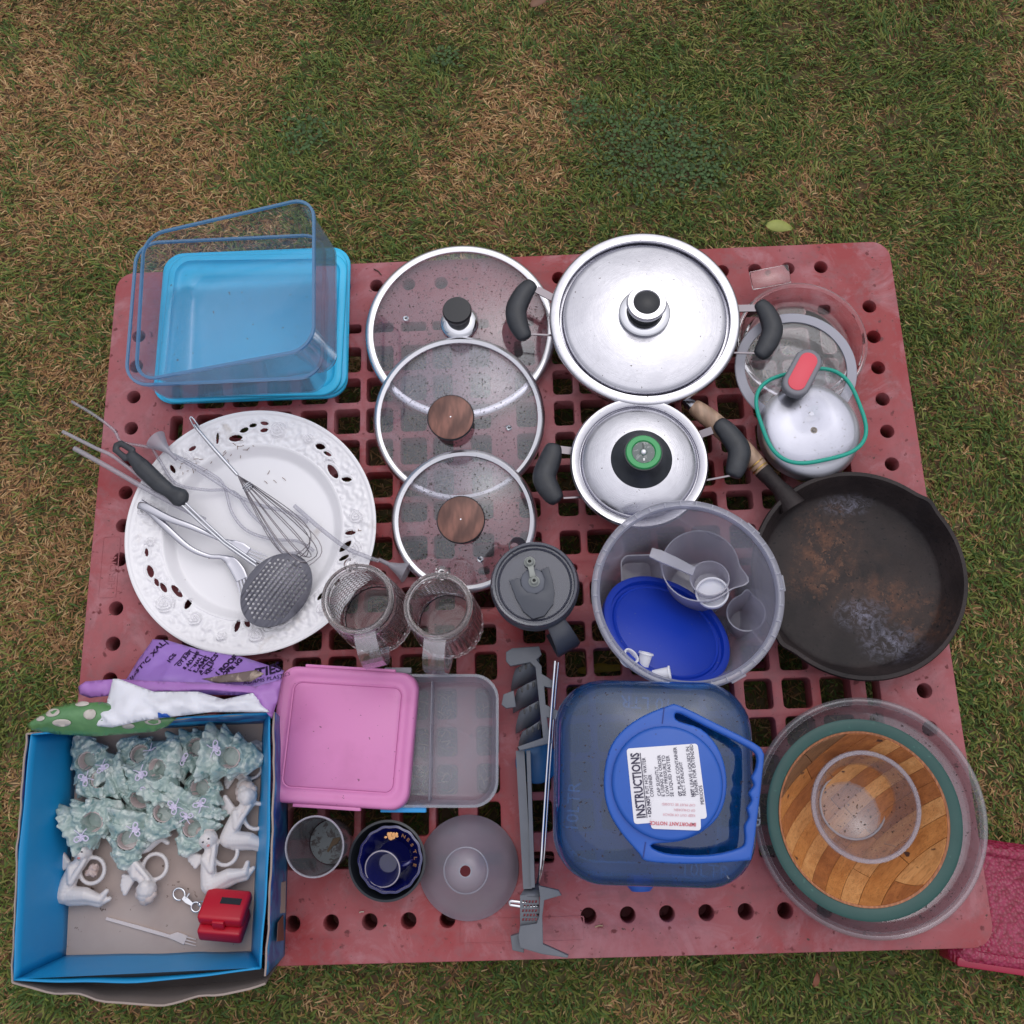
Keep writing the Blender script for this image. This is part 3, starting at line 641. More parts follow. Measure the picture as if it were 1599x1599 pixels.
link('grip_inset', xf(plate(capsule2d(L * .98, .0122), [], .003, .0008, .0012, 1), MM), mat('coral_plastic', (.74, .075, .11), .42), t)
link('grip_post', xf(lathe([(0, 0), (.007, 0), (.006, .004), (.0055, .022), (0, .022)], 24), Matrix.Translation((ctr.x, ctr.y, .001))), bpy.data.materials['grip_grey'], t)

# ------------------------------------------------------------------ upper left: clear boxes on blue lids
M['bluelid'] = mat('sky_blue_plastic', (.028, .50, .84), .32, var=(7, (.04, .56, .88), .5), specks=(150, .72, (.05, .08, .09)), bump=(60, .06))
def quad_frame(c4):
    TL, TR, BR, BL = c4; o = sum(c4, Vector()) / 4; X = ((TR - TL) + (BR - BL)).normalized(); Y = ((TL - BL) + (TR - BR)).normalized()
    Z = X.cross(Y).normalized(); Y = Z.cross(X)
    return o, Matrix((X, Y, Z)).transposed(), ((TR - TL).length + (BR - BL).length) / 2, ((TL - BL).length + (TR - BR).length) / 2
def storage_lid(c4, label, dz, rot, grow=0.0):
    o, R, w, d = quad_frame(c4); o = o + Vector((0, 0, dz)); R = R @ Matrix.Rotation(rot, 3, 'Z'); w += grow; d += grow
    t = thing('storage_box_cover', label, 'container lid', o, R, 'sky blue container lids in a stack')
    secs = [(w / 2 - .001, d / 2 - .001, -.007, .030), (w / 2, d / 2, -.003, .031), (w / 2, d / 2, .0, .031), (w / 2 - .0015, d / 2 - .0015, .0015, .030), (w / 2 - .010, d / 2 - .010, .0018, .024),
            (w / 2 - .012, d / 2 - .012, -.0015, .022), (w / 2 - .018, d / 2 - .018, -.0035, .020), (w / 2 - .023, d / 2 - .023, -.0015, .018), (w / 2 - .036, d / 2 - .036, -.001, .014), (w / 2 - .042, d / 2 - .042, -.0055, .012)]
    link('lid_panel', tray(secs, 0), M['bluelid'], t)
    return t
bl = [(252, 397), (545, 385), (545, 620), (243, 630)]
storage_lid([W(*p, .008) for p in bl], 'bottom sky blue container lid of the stack, touching the red deck', 0, 0)
storage_lid([W(*p, .018) for p in bl], 'middle sky blue container lid of the stack', 0, radians(1.2), -.006)
storage_lid([W(*p, .028) for p in bl], 'top sky blue container lid, directly under the clear boxes', 0, radians(-1.5), -.014)
M['bluebox'] = clear('clear_box', (.955, .97, .985), .014, (.34, .50, .68), .10, .022, .50, edgemilk=.45, dirt=(10, .03), bump=(4, .15))
M['bluerim'] = clear('clear_box_rim', (.60, .76, .90), .48, (.18, .44, .72), .18, .06, .4)
def clear_box(c4, depth, label, grow=0.0):
    o, R, w, d = quad_frame(c4)
    t = thing('storage_box', label, 'storage box', o, R, 'clear blue tinted storage boxes nested together')
    hw, hd = w / 2, d / 2; th = .0016; s = .012
    secs = [(hw - s - .010, hd - s - .010, -depth, .016), (hw - s - .003, hd - s - .003, -depth + .003, .022), (hw - s, hd - s, -depth + .010, .026), (hw - .004, hd - .004, -.006, .032), (hw - .001, hd - .001, -.002, .034), (hw - .0025, hd - .0025, -.001, .033),
            (hw - .006, hd - .006, -.006, .031), (hw - s - th, hd - s - th, -depth + .011, .025), (hw - s - .005, hd - s - .005, -depth + .005, .021), (hw - s - .012, hd - s - .012, -depth + .002, .015)]
    link('box_shell', tray(secs, 0, 9), M['bluebox'], t)
    o_ = rrect(w, d, .034, 9); i_ = rrect(w - .007, d - .007, .0305, 9)
    me = rings([[(x, y, -.003) for x, y in o_], [(x, y, .0008) for x, y in o_], [(x, y, .0012) for x, y in i_], [(x, y, -.003) for x, y in i_]], loop=True)
    link('rim', sharp(fixn(me), 40), M['bluerim'], t)
    return t
clear_box([W(207, 376, .122), W(508, 366, .122), W(506, 588, .122), W(198, 606, .122)], .086, 'lower clear blue tinted storage box, sitting level on the blue lids')
clear_box([W(226, 366, .137), W(494, 304, .202), W(489, 546, .202), W(206, 598, .137)], .100, 'upper clear blue tinted storage box, tilted up to the right inside the other')

# ------------------------------------------------------------------ white pierced plate
def build_plate():
    c = W(390, 825, .030); base = Vector((c.x, c.y, H)); R = .178; well = .119
    t = thing('serving_plate', 'large white ceramic plate with pierced floral rim holding utensils', 'plate', base)
    hol = []
    for (px, py, L, Wd, an) in ((339, 684, 18, 4, 85), (367, 683, 21, 10, 5), (381, 671, 14, 7, 20), (395, 664, 12, 6, 10), (413, 661, 13, 6, -12), (412, 671, 12, 6, 10), (500, 697, 16, 9, -20), (511, 708, 14, 5, -30), (519, 735, 27, 11, -55), (541, 748, 16, 7, -10),
                                (546, 831, 17, 6, 0), (538, 852, 24, 9, 38), (536, 870, 17, 6, 25), (234, 892, 20, 9, -70), (244, 909, 14, 6, -60), (254, 917, 17, 7, -55), (274, 922, 25, 9, -48), (292, 941, 19, 9, 68),
                                (369, 976, 20, 7, 80), (384, 972, 14, 7, -60), (421, 976, 10, 6, 30), (443, 967, 18, 8, 40), (269, 732, 14, 6, -60), (228, 862, 13, 5, -80), (522, 905, 15, 6, 60), (500, 930, 15, 6, 50), (300, 700, 12, 6, 30)):
        p = W(px, py, .024); hol.append((p.x - c.x, p.y - c.y, L * .5 * .00092, Wd * .5 * .00092, radians(an)))
    roses = []
    for k in range(20):
        a = 2 * pi * (k + .3) / 20; rr = .150 + .006 * sin(k * 2.3); roses.append((rr * cos(a), rr * sin(a), .0105 + .003 * sin(k * 1.7)))
    roses = [q for q in roses if all(hypot(q[0] - h_[0], q[1] - h_[1]) > .012 for h_ in hol)]
    SEG, rr = 720, []
    radii = [0, .02, .05, .08, .10] + list(np.linspace(.108, .128, 12)) + list(np.linspace(.1295, .1735, 56)) + [.1755, .1772, .178]
    def z(x, y, r):
        u = min(max((r - .112) / .018, 0), 1); u = u * u * (3 - 2 * u); z0 = .004 + .014 * u + .010 * max(0, (r - .130) / .048)
        if r > .172: z0 += .0016 * cos((r - .175) / .003 * 1.5)
        if abs(r - .1275) < .0022: z0 += .0010
        if .130 < r < .170:
            e = min(1, (r - .130) / .004, (.170 - r) / .004); a = atan2(y, x)
            d = .0030 * noise.noise(Vector((x * 140, y * 140, 1))) + .0024 * sin(a * 64 + 9 * noise.noise(Vector((x * 30, y * 30, 4)))) * noise.noise(Vector((x * 60, y * 60, 2)))
            for qx, qy, qr in roses:
                dd = hypot(x - qx, y - qy)
                if dd < qr:
                    b = atan2(y - qy, x - qx); q = dd / qr
                    d = max(0, d) * .2 + .0040 * sqrt(1 - q * q) + .0016 * cos(dd * 1500 + b * 1.0 + 1.2 * sin(3 * b))
            for hx, hy, ha, hb, an in hol:
                ux = (x - hx) * cos(an) + (y - hy) * sin(an); uy = -(x - hx) * sin(an) + (y - hy) * cos(an); q = hypot(ux / (ha + .003), uy / (hb + .003))
                if q < 1.25: d = .0018 * max(0, 1 - abs(q - .95) / .3)
            z0 += d * e
        return z0
    V, Fc = [], []
    for i, r_ in enumerate(radii):
        for k in range(SEG):
            a = 2 * pi * k / SEG; x, y = r_ * cos(a), r_ * sin(a); V.append((x, y, z(x, y, r_)))
    def inh(x, y):
        for hx, hy, ha, hb, an in hol:
            ux = (x - hx) * cos(an) + (y - hy) * sin(an); uy = -(x - hx) * sin(an) + (y - hy) * cos(an)
            if (ux / ha) ** 2 + (abs(uy) / hb) ** 1.6 < 1: return True
        return False
    for i in range(len(radii) - 1):
        for k in range(SEG):
            k2 = (k + 1) % SEG; f = (i * SEG + k, i * SEG + k2, (i + 1) * SEG + k2, (i + 1) * SEG + k)
            if radii[i] > .128:
                x = sum(V[q][0] for q in f) / 4; y = sum(V[q][1] for q in f) / 4
                if inh(x, y): continue
            f = f[::-1]; Fc.append(f)
    used = set(q for f in Fc for q in f)
    for q in used:
        x, y, z_ = V[q]
        for hx, hy, ha, hb, an in hol:
            ux = (x - hx) * cos(an) + (y - hy) * sin(an); uy = -(x - hx) * sin(an) + (y - hy) * cos(an); w_ = (ux / ha) ** 2 + (abs(uy) / hb) ** 1.6
            if w_ < 1.0 and w_ > .01:
                k_ = 1 / w_ ** .55; ux *= k_; uy *= k_; V[q] = (hx + ux * cos(an) - uy * sin(an), hy + ux * sin(an) + uy * cos(an), z_ - .0006)
    me = pymesh('plate', V, Fc); fixn(me)
    o = bpy.data.objects.new('s', me); COL.objects.link(o); s = o.modifiers.new('s', 'SOLIDIFY'); s.thickness = .004; s.offset = -1 if me.polygons[len(me.polygons) // 2].normal.z > 0 else 1
    me = evalmesh(o); me.shade_smooth(); me.set_sharp_from_angle(angle=radians(60))
    link('plate_body', me, mat('white_glaze', (.86, .85, .88), .28, layers=((18, .64, .80, (.60, .54, .50), .5), (90, .74, .78, (.22, .15, .12), .3)), coat=.3), t)
    rnd = random.Random(5); ms = []
    for (px, py, n_, sp_) in ((385, 702, 9, 12), (352, 712, 5, 8), (312, 728, 7, 10), (300, 738, 6, 8), (345, 880, 4, 14), (560, 835, 4, 6), (435, 745, 4, 16)):
        for _ in range(n_):
            p = W(px + rnd.gauss(0, sp_), py + rnd.gauss(0, sp_ * .35), .0) ; x, y = p.x - c.x, p.y - c.y; x *= .975; y *= .975; zz = z(x, y, hypot(x, y)) + .0006
            a_ = rnd.uniform(0, 3.1); L_ = rnd.uniform(.0010, .0042); ms.append(tube([(x - L_ * cos(a_), y - L_ * sin(a_), zz), (x + .0006, y, zz + .0004), (x + L_ * cos(a_), y + L_ * sin(a_), zz)], .00042, 4))
    o = link('dirt_crumbs', join(ms), mat('crumb_brown', (.20, .115, .08), .8), t); o['kind'] = 'stuff'
    return t, c, base
build_plate()

# ------------------------------------------------------------------ utensils on the plate
def blade_path(pts, ws, th):
    """flat strip along world points with half widths ws"""
    P = [Vector(p) for p in pts]; rs = []
    for i, p in enumerate(P):
        d = (P[min(i + 1, len(P) - 1)] - P[max(i - 1, 0)]).normalized(); s = Vector((-d.y, d.x, 0)).normalized() * ws[i]; u = Vector((0, 0, th / 2))
        rs.append([p + s * .9 + u, p - s * .9 + u, p - s, p - s * .9 - u, p + s * .9 - u, p + s])
    return sharp(fixn(rings(rs, cap0=True, cap1=True)), 50)
# skimmer
def smooth_loop(L_, n=4):
    P_ = [Vector((*p, 0)) for p in L_]; Q = []; N_ = len(P_)
    for i in range(N_):
        p0, p1, p2, p3 = P_[i - 1], P_[i], P_[(i + 1) % N_], P_[(i + 2) % N_]
        for k in range(n):
            u = k / n; q = .5 * ((2 * p1) + (-p0 + p2) * u + (2 * p0 - 5 * p1 + 4 * p2 - p3) * u * u + (-p0 + 3 * p1 - 3 * p2 + p3) * u ** 3); Q.append((q.x, q.y))
    return Q
o0 = W(280, 780, .045)
t = thing('skimmer', 'perforated steel skimmer with black plastic grip lying across the white plate', 'skimmer', o0); inv = t.matrix_world.inverted()
P = [W(a, b, h) for a, b, h in ((184, 697, .052), (200, 708, .052), (222, 730, .050), (248, 755, .047), (266, 768, .045), (281, 777, .044))]
hw = (.0050, .0092, .0128, .0125, .0100, .0140)
d0 = (P[1] - P[0]).normalized(); s0 = Vector((-d0.y, d0.x, 0)).normalized(); cps = []
e0 = P[0] - d0 * .004; e1 = P[0] + d0 * .020
lp_ = [e0, e0 + s0 * .0058 + d0 * .004, e1 + s0 * .0075, e1 + d0 * .007]; lp2 = [e0, e0 - s0 * .0058 + d0 * .004, e1 - s0 * .0075, e1 + d0 * .007]
for L_ in (lp_, lp2):
    for a_, b_ in zip(L_, L_[1:]): cps.append((a_, .0044, b_, .0050))
for i in range(2, 5): cps.append((P[i], hw[i], P[i + 1], hw[i + 1]))
cps.append((e1 + d0 * .006, .0085, P[2], .0128))
me = blob(cps, .0014, 4); zc = sum((v.co.z for v in me.vertices)) / len(me.vertices)
for v in me.vertices: v.co.z = zc + (v.co.z - zc) * .62
link('grip', xf(me, inv), M['black'], t)
link('shaft', xf(tube([W(281, 777, .046), W(320, 815, .040), W(352, 845, .034), W(400, 878, .030)], .0021, 8), inv), M['dullsteel'], t)
link('shaft', xf(tube([W(276, 781, .046), W(316, 819, .040), W(350, 849, .034), W(400, 884, .030)], .0021, 8), inv), M['dullsteel'], t)
cc = W(432, 921, .040); rim_a = .0560; rim_b = .0425; axis_a = radians(54)
holes = []
for i in range(-8, 9):
    for j in range(-8, 9):
        x = i * .0068 + (j % 2) * .0034; y = j * .0060
        if (x / (rim_a * .86)) ** 2 + (y / (rim_b * .82)) ** 2 < 1: holes.append(circle(.00185, 8, x, y))
me = plate(circle(rim_a, 72, 0, 0, rim_b / rim_a), holes, .0016, .0003, 0, 0)
bm = bmesh.new(); bm.from_mesh(me); bmesh.ops.subdivide_edges(bm, edges=[e for e in bm.edges if e.calc_length() > .008], cuts=2, use_grid_fill=True); bm.to_mesh(me); bm.free()
for v in me.vertices: v.co.z += .010 * (1 - (v.co.x / rim_a) ** 2 - (v.co.y / rim_b) ** 2)
me.shade_smooth()
link('perforated_bowl', xf(me, inv @ Matrix.Translation(cc) @ Matrix.Rotation(radians(12), 4, 'Y') @ Matrix.Rotation(axis_a, 4, 'Z')), mat('skimmer_steel', (.13, .13, .155), .18, 1, rvar=.1), t)
# whisk
o0 = W(370, 742, .04); t = thing('whisk', 'steel wire whisk lying across the top of the white plate', 'whisk', o0); inv = t.matrix_world.inverted()
link('handle', xf(tube([W(303, 664, .046), W(336, 703, .042), W(371, 742, .038)], lambda u: .0029 if .04 < u < .96 else .0024, 12), inv), M['dullsteel'], t)
link('hanging_loop', xf(tube([W(304, 668, .050), W(297, 655, .050), W(300, 652, .050), W(312, 668, .050)], .0013, 6, smooth_n=4), inv), M['dullsteel'], t)
tipc = W(482, 868, .020); st = W(371, 742, .038)
ax = (tipc - st).normalized(); side = Vector((-ax.y, ax.x, 0)).normalized(); upv = ax.cross(side)
for k in range(6):
    a = pi * k / 6 + .2; dv = side * cos(a) + Vector((0, 0, 1)) * sin(a) * .45
    Lw = (tipc - st).length * (1 + .03 * k - .05); pts = []
    for i in range(25):
        u = i / 24; ph = pi * u * 2 - pi; q = cos(ph / 2 * 1.0)
        s_ = (1 - abs(2 * u - 1)); dist = Lw * sin(s_ * pi / 2) ** .9; wdt = .0275 * sin(min(1, s_ * 1.0) * pi) ** .8 if 0 < s_ < 1 else 0
        wdt = .029 * (sin(pi * s_) ** .75 if 0 < s_ < 1 else 0) * (.55 + .45 * s_) * 1.15
        sg = 1 if u < .5 else -1
        pts.append(st + ax * dist + dv * wdt * sg + Vector((0, 0, .012 * s_)))
    link('wire', xf(tube(pts, .00065, 6), inv), M['bracket'], t)
cr = st.lerp(tipc, .13)
link('spring_collar', xf(join([tube([cr + ax * (j * .003) + (side * cos(a_) * .0068 + Vector((0, 0, 1)) * sin(a_) * .005) for a_ in [2 * pi * q / 16 for q in range(16)]], .0009, 6, closed=True) for j in range(3)]), inv), M['dullsteel'], t)
# forks
def round_path(pts, ws, k=.30):
    P = [Vector(p) for p in pts]; W2 = list(ws); Q, X = [], []
    for i in range(len(P) - 1):                      # subdivide for a smooth sweep
        p0, p1, p2, p3 = P[max(i - 1, 0)], P[i], P[i + 1], P[min(i + 2, len(P) - 1)]
        for j in range(5):
            u = j / 5; Q.append(.5 * ((2 * p1) + (-p0 + p2) * u + (2 * p0 - 5 * p1 + 4 * p2 - p3) * u * u + (-p0 + 3 * p1 - 3 * p2 + p3) * u ** 3)); X.append(W2[i] * (1 - u) + W2[i + 1] * u)
    Q.append(P[-1]); X.append(W2[-1]); rs = []
    for i, p in enumerate(Q):
        d = (Q[min(i + 1, len(Q) - 1)] - Q[max(i - 1, 0)]).normalized(); s_ = Vector((-d.y, d.x, 0)).normalized(); th_ = max(.0009, min(.0022, X[i] * k * 1.6))
        dish = .0022 if X[i] > .0070 else 0
        rs.append([p + s_ * X[i] * cos(a) + Vector((0, 0, th_ * sin(a) + dish * cos(a) ** 2)) for a in [2 * pi * q / 14 for q in range(14)]])
    return sharp(fixn(rings(rs, cap0=True, cap1=True)), 80)
M['fork'] = mat('fork_steel', (.50, .50, .55), .10, 1, rvar=.05)
def fork(label, path, ws, tines, tl):
    o0 = W(*path[0]); t = thing('fork', label, 'fork', o0); inv = t.matrix_world.inverted()
    link('fork_body', xf(round_path([W(*p) for p in path], ws), inv), M['fork'], t)
    e = W(*path[-1]); d = (e - W(*path[-2])).normalized() if tl is None else (W(*tl) - e).normalized(); s = Vector((-d.y, d.x, 0)).normalized(); L_ = .030 if tl is None else (W(*tl) - e).length
    for k in range(4):
        off = (k - 1.5) * .0046
        link('tine', xf(blade_path([e + s * off - d * .004, e + s * off * 1.02 + d * L_ * .5 - Vector((0, 0, .0015)), e + s * off + d * L_], [.0015, .0013, .0006], .0016), inv), M['fork'], t)
fork('steel table fork resting under the black skimmer grip, tines pointing right', [(216, 789, .036), (228, 792, .038), (262, 809, .037), (300, 823, .034), (335, 838, .029), (350, 845, .027), (362, 851, .026), (375, 857, .025), (386, 864, .024)], [.0050, .0062, .0052, .0042, .0032, .0034, .0075, .0095, .0088], 4, (414, 876, .028))
fork('second steel fork below the first, its tines tucked beside the perforated bowl', [(219, 784, .031), (232, 795, .031), (262, 826, .029), (295, 855, .026), (325, 868, .022), (346, 870, .020), (362, 878, .018), (372, 892, .017), (378, 905, .016)], [.0050, .0062, .0050, .0040, .0032, .0034, .0080, .0092, .0085], 4, (384, 930, .016))
# clear tubing, straws and airlock funnels
M['strawclr'] = clear('milky_straw', (.93, .93, .95), .50, (.62, .60, .66), .15, .05, .4)
M['tubeclr'] = clear('clear_tubing', (.93, .93, .95), .30, (.55, .54, .60), .12, .05, .5)
def tubing(name, label, cat, pts, r, m=None, sn=6, grp=None):
    me = tube([W(*p) for p in pts], r, 10, smooth_n=sn); c_ = W(*pts[0])
    o = link(name, xf(me, Matrix.Translation(-c_)), m or M['tubeclr'], None); o.location = c_; return tag(o, label, cat, grp)
tubing('straw', 'milky plastic stirring rod under the skimmer grip, upper of the two straight ones', 'straw', [(98, 674, .050), (150, 700, .050), (182, 716, .046), (245, 766, .036)], .0026, M['strawclr'], 3)
tubing('straw', 'thick milky plastic straw poking out left of the plate, lower of the two', 'straw', [(116, 700, .046), (170, 730, .044), (240, 770, .040), (320, 812, .030)], .0036, M['strawclr'], 3)
tubing('tube', 'thin clear tube sticking out farthest toward the grass left of the pallet', 'tube', [(112, 627, .060), (150, 650, .056), (178, 672, .050), (190, 690, .046), (225, 697, .040), (262, 706, .036), (330, 740, .022), (350, 760, .016), (362, 800, .014), (385, 828, .014), (425, 842, .013), (465, 845, .013), (490, 860, .014)], .0022)
tubing('tube', 'thin clear flexible tube curling over the middle of the plate', 'tube', [(238, 700, .040), (250, 720, .032), (275, 755, .026), (320, 765, .018), (365, 768, .016), (390, 800, .015), (420, 830, .014), (440, 862, .014), (470, 862, .013)], .0022)
tubing('tube', 'clear thin tube running from the small funnel to under the whisk', 'tube', [(262, 706, .040), (300, 728, .030), (345, 757, .024), (372, 775, .020), (410, 790, .016), (450, 800, .015), (480, 815, .015)], .0026)
tubing('tube', 'pale clear tube running from the plate rim toward the small funnel by the mugs', 'tube', [(460, 790, .012), (500, 825, .022), (540, 855, .034), (572, 869, .036), (592, 876, .034)], .0030)
def small_funnel(label, apx, a, b, h):
    p = W(*apx, h); A_, B2 = W(*a, h + .0), W(*b, h + .0); mid = (A_ + B2) / 2; d = (mid - p); L_ = d.length; rr_ = (A_ - B2).length / 2
    t = thing('funnel', label, 'funnel', p, orient(p, d)); Mx = Matrix.Rotation(pi / 2, 4, 'Y')
    me = shell([(.0028, -.016), (.0032, 0), (rr_ * .55, L_ * .5), (rr_, L_), (rr_ * 1.06, L_ + .0012)], .0009, 32)
    link('cone', xf(me, Mx), M['strawclr'], t)
    rib = [tube([(L_, rr_ * cos(q), rr_ * sin(q)), (L_ * .35, rr_ * .3 * cos(q), rr_ * .3 * sin(q))], .0008, 5) for q in (.4, 2.2, 4.2)]
    link('rib', join(rib), M['strawclr'], t)
small_funnel('small milky plastic funnel on the upper left rim of the white plate', (264, 706), (232, 699), (256, 676), .044)
small_funnel('small milky plastic funnel lying between the left mug and the smallest glass lid', (607, 881), (640, 879), (627, 908), .016)

# ------------------------------------------------------------------ glass mugs
def mug(name, label, px, py, r, hh, hd_to, group):
    c = W(px, py, hh); base = Vector((c.x, c.y, H + .001)); q = W(hd_to[0], hd_to[1], hh * .75); ang = atan2(q.y - c.y, q.x - c.x)
    t = thing(name, label, 'mug', base, ang, group)
    m = M.setdefault('mugglass', glassmat('mug_glass', (.985, .965, .97)))
    rb = r * 1.16
    # outer wall with diamond relief, 2-sided solid
    SEG = 192; rs = []
    zs = list(np.linspace(.0, hh, 100))
    def ro(z_, a):
        u = z_ / hh; rr = rb + (r - rb) * (u ** 1.6) if u < .9 else r
        if u < .04: rr *= .96 + u
        if .06 < u < .80: rr += .0017 * abs(sin(a * 12 + z_ * 260)) + .0017 * abs(sin(a * 12 - z_ * 260)) - .0012
        if u > .965: rr += .0012
        return rr
    for z_ in zs: rs.append([(ro(z_, 2 * pi * k / SEG) * cos(2 * pi * k / SEG), ro(z_, 2 * pi * k / SEG) * sin(2 * pi * k / SEG), z_) for k in range(SEG)])
    for z_ in [hh + .0008] + list(np.linspace(hh, .014, 20)):
        u = z_ / hh; rr = min((rb + (r - rb) * (min(u, 1) ** 1.6)), 9) - (.0050 if z_ <= hh else .0022)
        if z_ < .018: rr *= .93
        rs.append([(rr * cos(2 * pi * k / SEG), rr * sin(2 * pi * k / SEG), z_) for k in range(SEG)])
    rs.append([(rb * .5 * cos(2 * pi * k / SEG), rb * .5 * sin(2 * pi * k / SEG), .0125) for k in range(SEG)])
    me = fixn(rings(rs, cap0=True, cap1=True)); sharp(me, 70)
    link('glass_body', me, m, t)
    # flat strap handle
    th = .0055; hw_ = .0135; P = [(r - .001, hh - .006), (r + .010, hh - .004), (r + .024, hh - .008), (r + .034, hh - .022), (r + .036, hh - .050), (r + .030, hh - .080), (r + .018, hh - .100), (r + .008, hh - .108)]
    rs = []
    for i, (x, z_) in enumerate(P):
        a = P[max(i - 1, 0)]; b = P[min(i + 1, len(P) - 1)]; d = Vector((b[0] - a[0], b[1] - a[1])).normalized(); n_ = Vector((-d.y, d.x)) * th / 2
        rs.append([(x + n_.x, -hw_, z_ + n_.y), (x + n_.x, hw_, z_ + n_.y), (x - n_.x, hw_, z_ - n_.y), (x - n_.x, -hw_, z_ - n_.y)])
    mh = M.setdefault('mughandle', clear('mug_handle', (.95, .94, .96), .07, (.62, .58, .64), .03, .10, .7))
    link('handle', sharp(fixn(rings(rs, cap0=True, cap1=True)), 30), mh, t)
    # pouring nub opposite
    link('rim_nub', xf(lathe([(.0035, -.006), (.0085, -.006), (.0085, .0005), (.007, .0015), (.004, .0005)], 20, loop=True), Matrix.Translation((-r * 1.05, 0, hh))), m, t)
    link('rim_ring', lathe([(r - .0028, hh - .0005), (r - .0015, hh + .0015), (r + .0012, hh + .0015), (r + .0026, hh - .0015), (r + .0012, hh - .006), (r - .0028, hh - .005)], 96, loop=True), m, t)
    return t
mug('glass_mug', 'left glass mug with diamond pattern, leaning view beside the white plate', 558, 935, .0425, .155, (578, 1000), 'two clear glass beer mugs')
mug('glass_mug', 'right glass mug with diamond pattern, between the other mug and the grey travel mug', 684, 946, .0400, .155, (683, 1015), 'two clear glass beer mugs')

# ------------------------------------------------------------------ travel mug
c = W(835, 912, .140); base = Vector((c.x, c.y, H + .001)); q = W(900, 1030, .11); ang = atan2(q.y - c.y, q.x - c.x)
t = thing('travel_mug', 'grey translucent travel mug with lid, spout nubs and dark handle', 'travel mug', base, 0.0)
M['tmug'] = clear('smoke_plastic', (.52, .52, .56), .25, (.14, .15, .18), .12, .06, .4)
M['tgrey'] = mat('slate_plastic', (.055, .062, .082), .36, bump=(200, .05), specks=(140, .72, (.10, .11, .13)))
M['tgrey2'] = mat('slate_plastic_light', (.115, .125, .155), .34, bump=(200, .05))
r = .055
link('body', lathe([(0, 0), (.036, 0), (.039, .003), (.047, .100), (.051, .118), (.0525, .124), (.050, .124), (.045, .100), (.037, .006), (0, .006)], 72), M['tmug'], t)
link('collar', lathe([(.050, .108), (.0555, .112), (.0562, .130), (.0545, .133), (.050, .130)], 96, loop=True), M['tgrey'], t)
lp = link('lid', lathe([(0, .136), (.030, .136), (.044, .136), (.0455, .1405), (.0470, .1370), (.0490, .1370), (.0502, .1425), (.0530, .1430), (.0545, .1385), (.0545, .128), (0, .128)], 96), clear('lid_smoke', (.60, .60, .66), .42, (.17, .18, .24), .12, .07, .45), t)
a0 = radians(-62)
fl = [(-.034, -.002), (-.014, .007), (-.017, -.009), (-.010, -.021), (.006, -.024), (.019, -.014), (.021, .004), (.018, .017), (.027, .023)]
fl = [Vector(W(px, py, .14) - c).xy for px, py in ((795, 907), (812, 902), (814, 915), (823, 925), (838, 928), (849, 920), (851, 905), (845, 890), (856, 885), (862, 903), (866, 925), (864, 943), (850, 962), (832, 967), (817, 955), (806, 935))]
link('flap', plate([tuple(v) for v in fl], [], .004, .0008, .1415), M['tgrey'], t)
dk = Vector(W(833, 908, .14) - c).xy; link('spout_disc', xf(lathe([(0, .002), (.015, .0018), (.0165, .0005), (.0165, -.002), (0, -.002)], 48), Matrix.Translation((dk.x, dk.y, .1385))), M['tgrey2'], t)
nubm = mat('nub_grey', (.30, .32, .30), .4)
for (px, py) in ((827, 876), (834, 906)):
    d_ = Vector(W(px, py, .15) - c).xy
    link('spout_nub', xf(lathe([(.0022, .004), (.0022, .0095), (.0036, .0105), (.0052, .009), (.0054, .005), (.0070, .004), (.0070, .001), (0, .001)], 24), Matrix.Translation((d_.x, d_.y, .1385))), nubm, t)
    link('nub_opening', xf(lathe([(0, .0052), (.0023, .0050), (.0023, .004), (0, .004)], 12), Matrix.Translation((d_.x, d_.y, .1385))), M['knobblack'], t)
a_, b_ = [Vector(W(px, py, .148) - c) for px, py in ((828, 882), (832, 900))]
link('nub_link', blade_path([(a_.x, a_.y, .1435), ((a_.x + b_.x) / 2, (a_.y + b_.y) / 2, .146), (b_.x, b_.y, .1435)], [.004, .0035, .004], .003), nubm, t)
hd = Vector((cos(ang), sin(ang), 0)); sd = Vector((-hd.y, hd.x, 0)); rs = []
for (x, z_, w_) in ((.050, .120, .012), (.064, .120, .0135), (.078, .112, .0150), (.086, .096, .0165), (.086, .070, .0160), (.074, .045, .014), (.050, .030, .012)):
    rs.append([hd * x + sd * w_ * cc_ + Vector((0, 0, z_)) + (hd * .4 + Vector((0, 0, .9))) * dd_ * .5 for cc_, dd_ in ((1, -.004), (1, .004), (.8, .008), (-.8, .008), (-1, .004), (-1, -.004), (-.8, -.008), (.8, -.008))])
link('handle', sharp(fixn(rings(rs, cap0=True, cap1=True)), 50), M['tgrey'], t)
link('spout', xf(shell([(.008, 0), (.012, .006), (.013, .010)], .001, 24), Matrix.Translation((-.024, .050, .126)) @ Matrix.Rotation(.5, 4, 'Y')), M['tmug'], t)

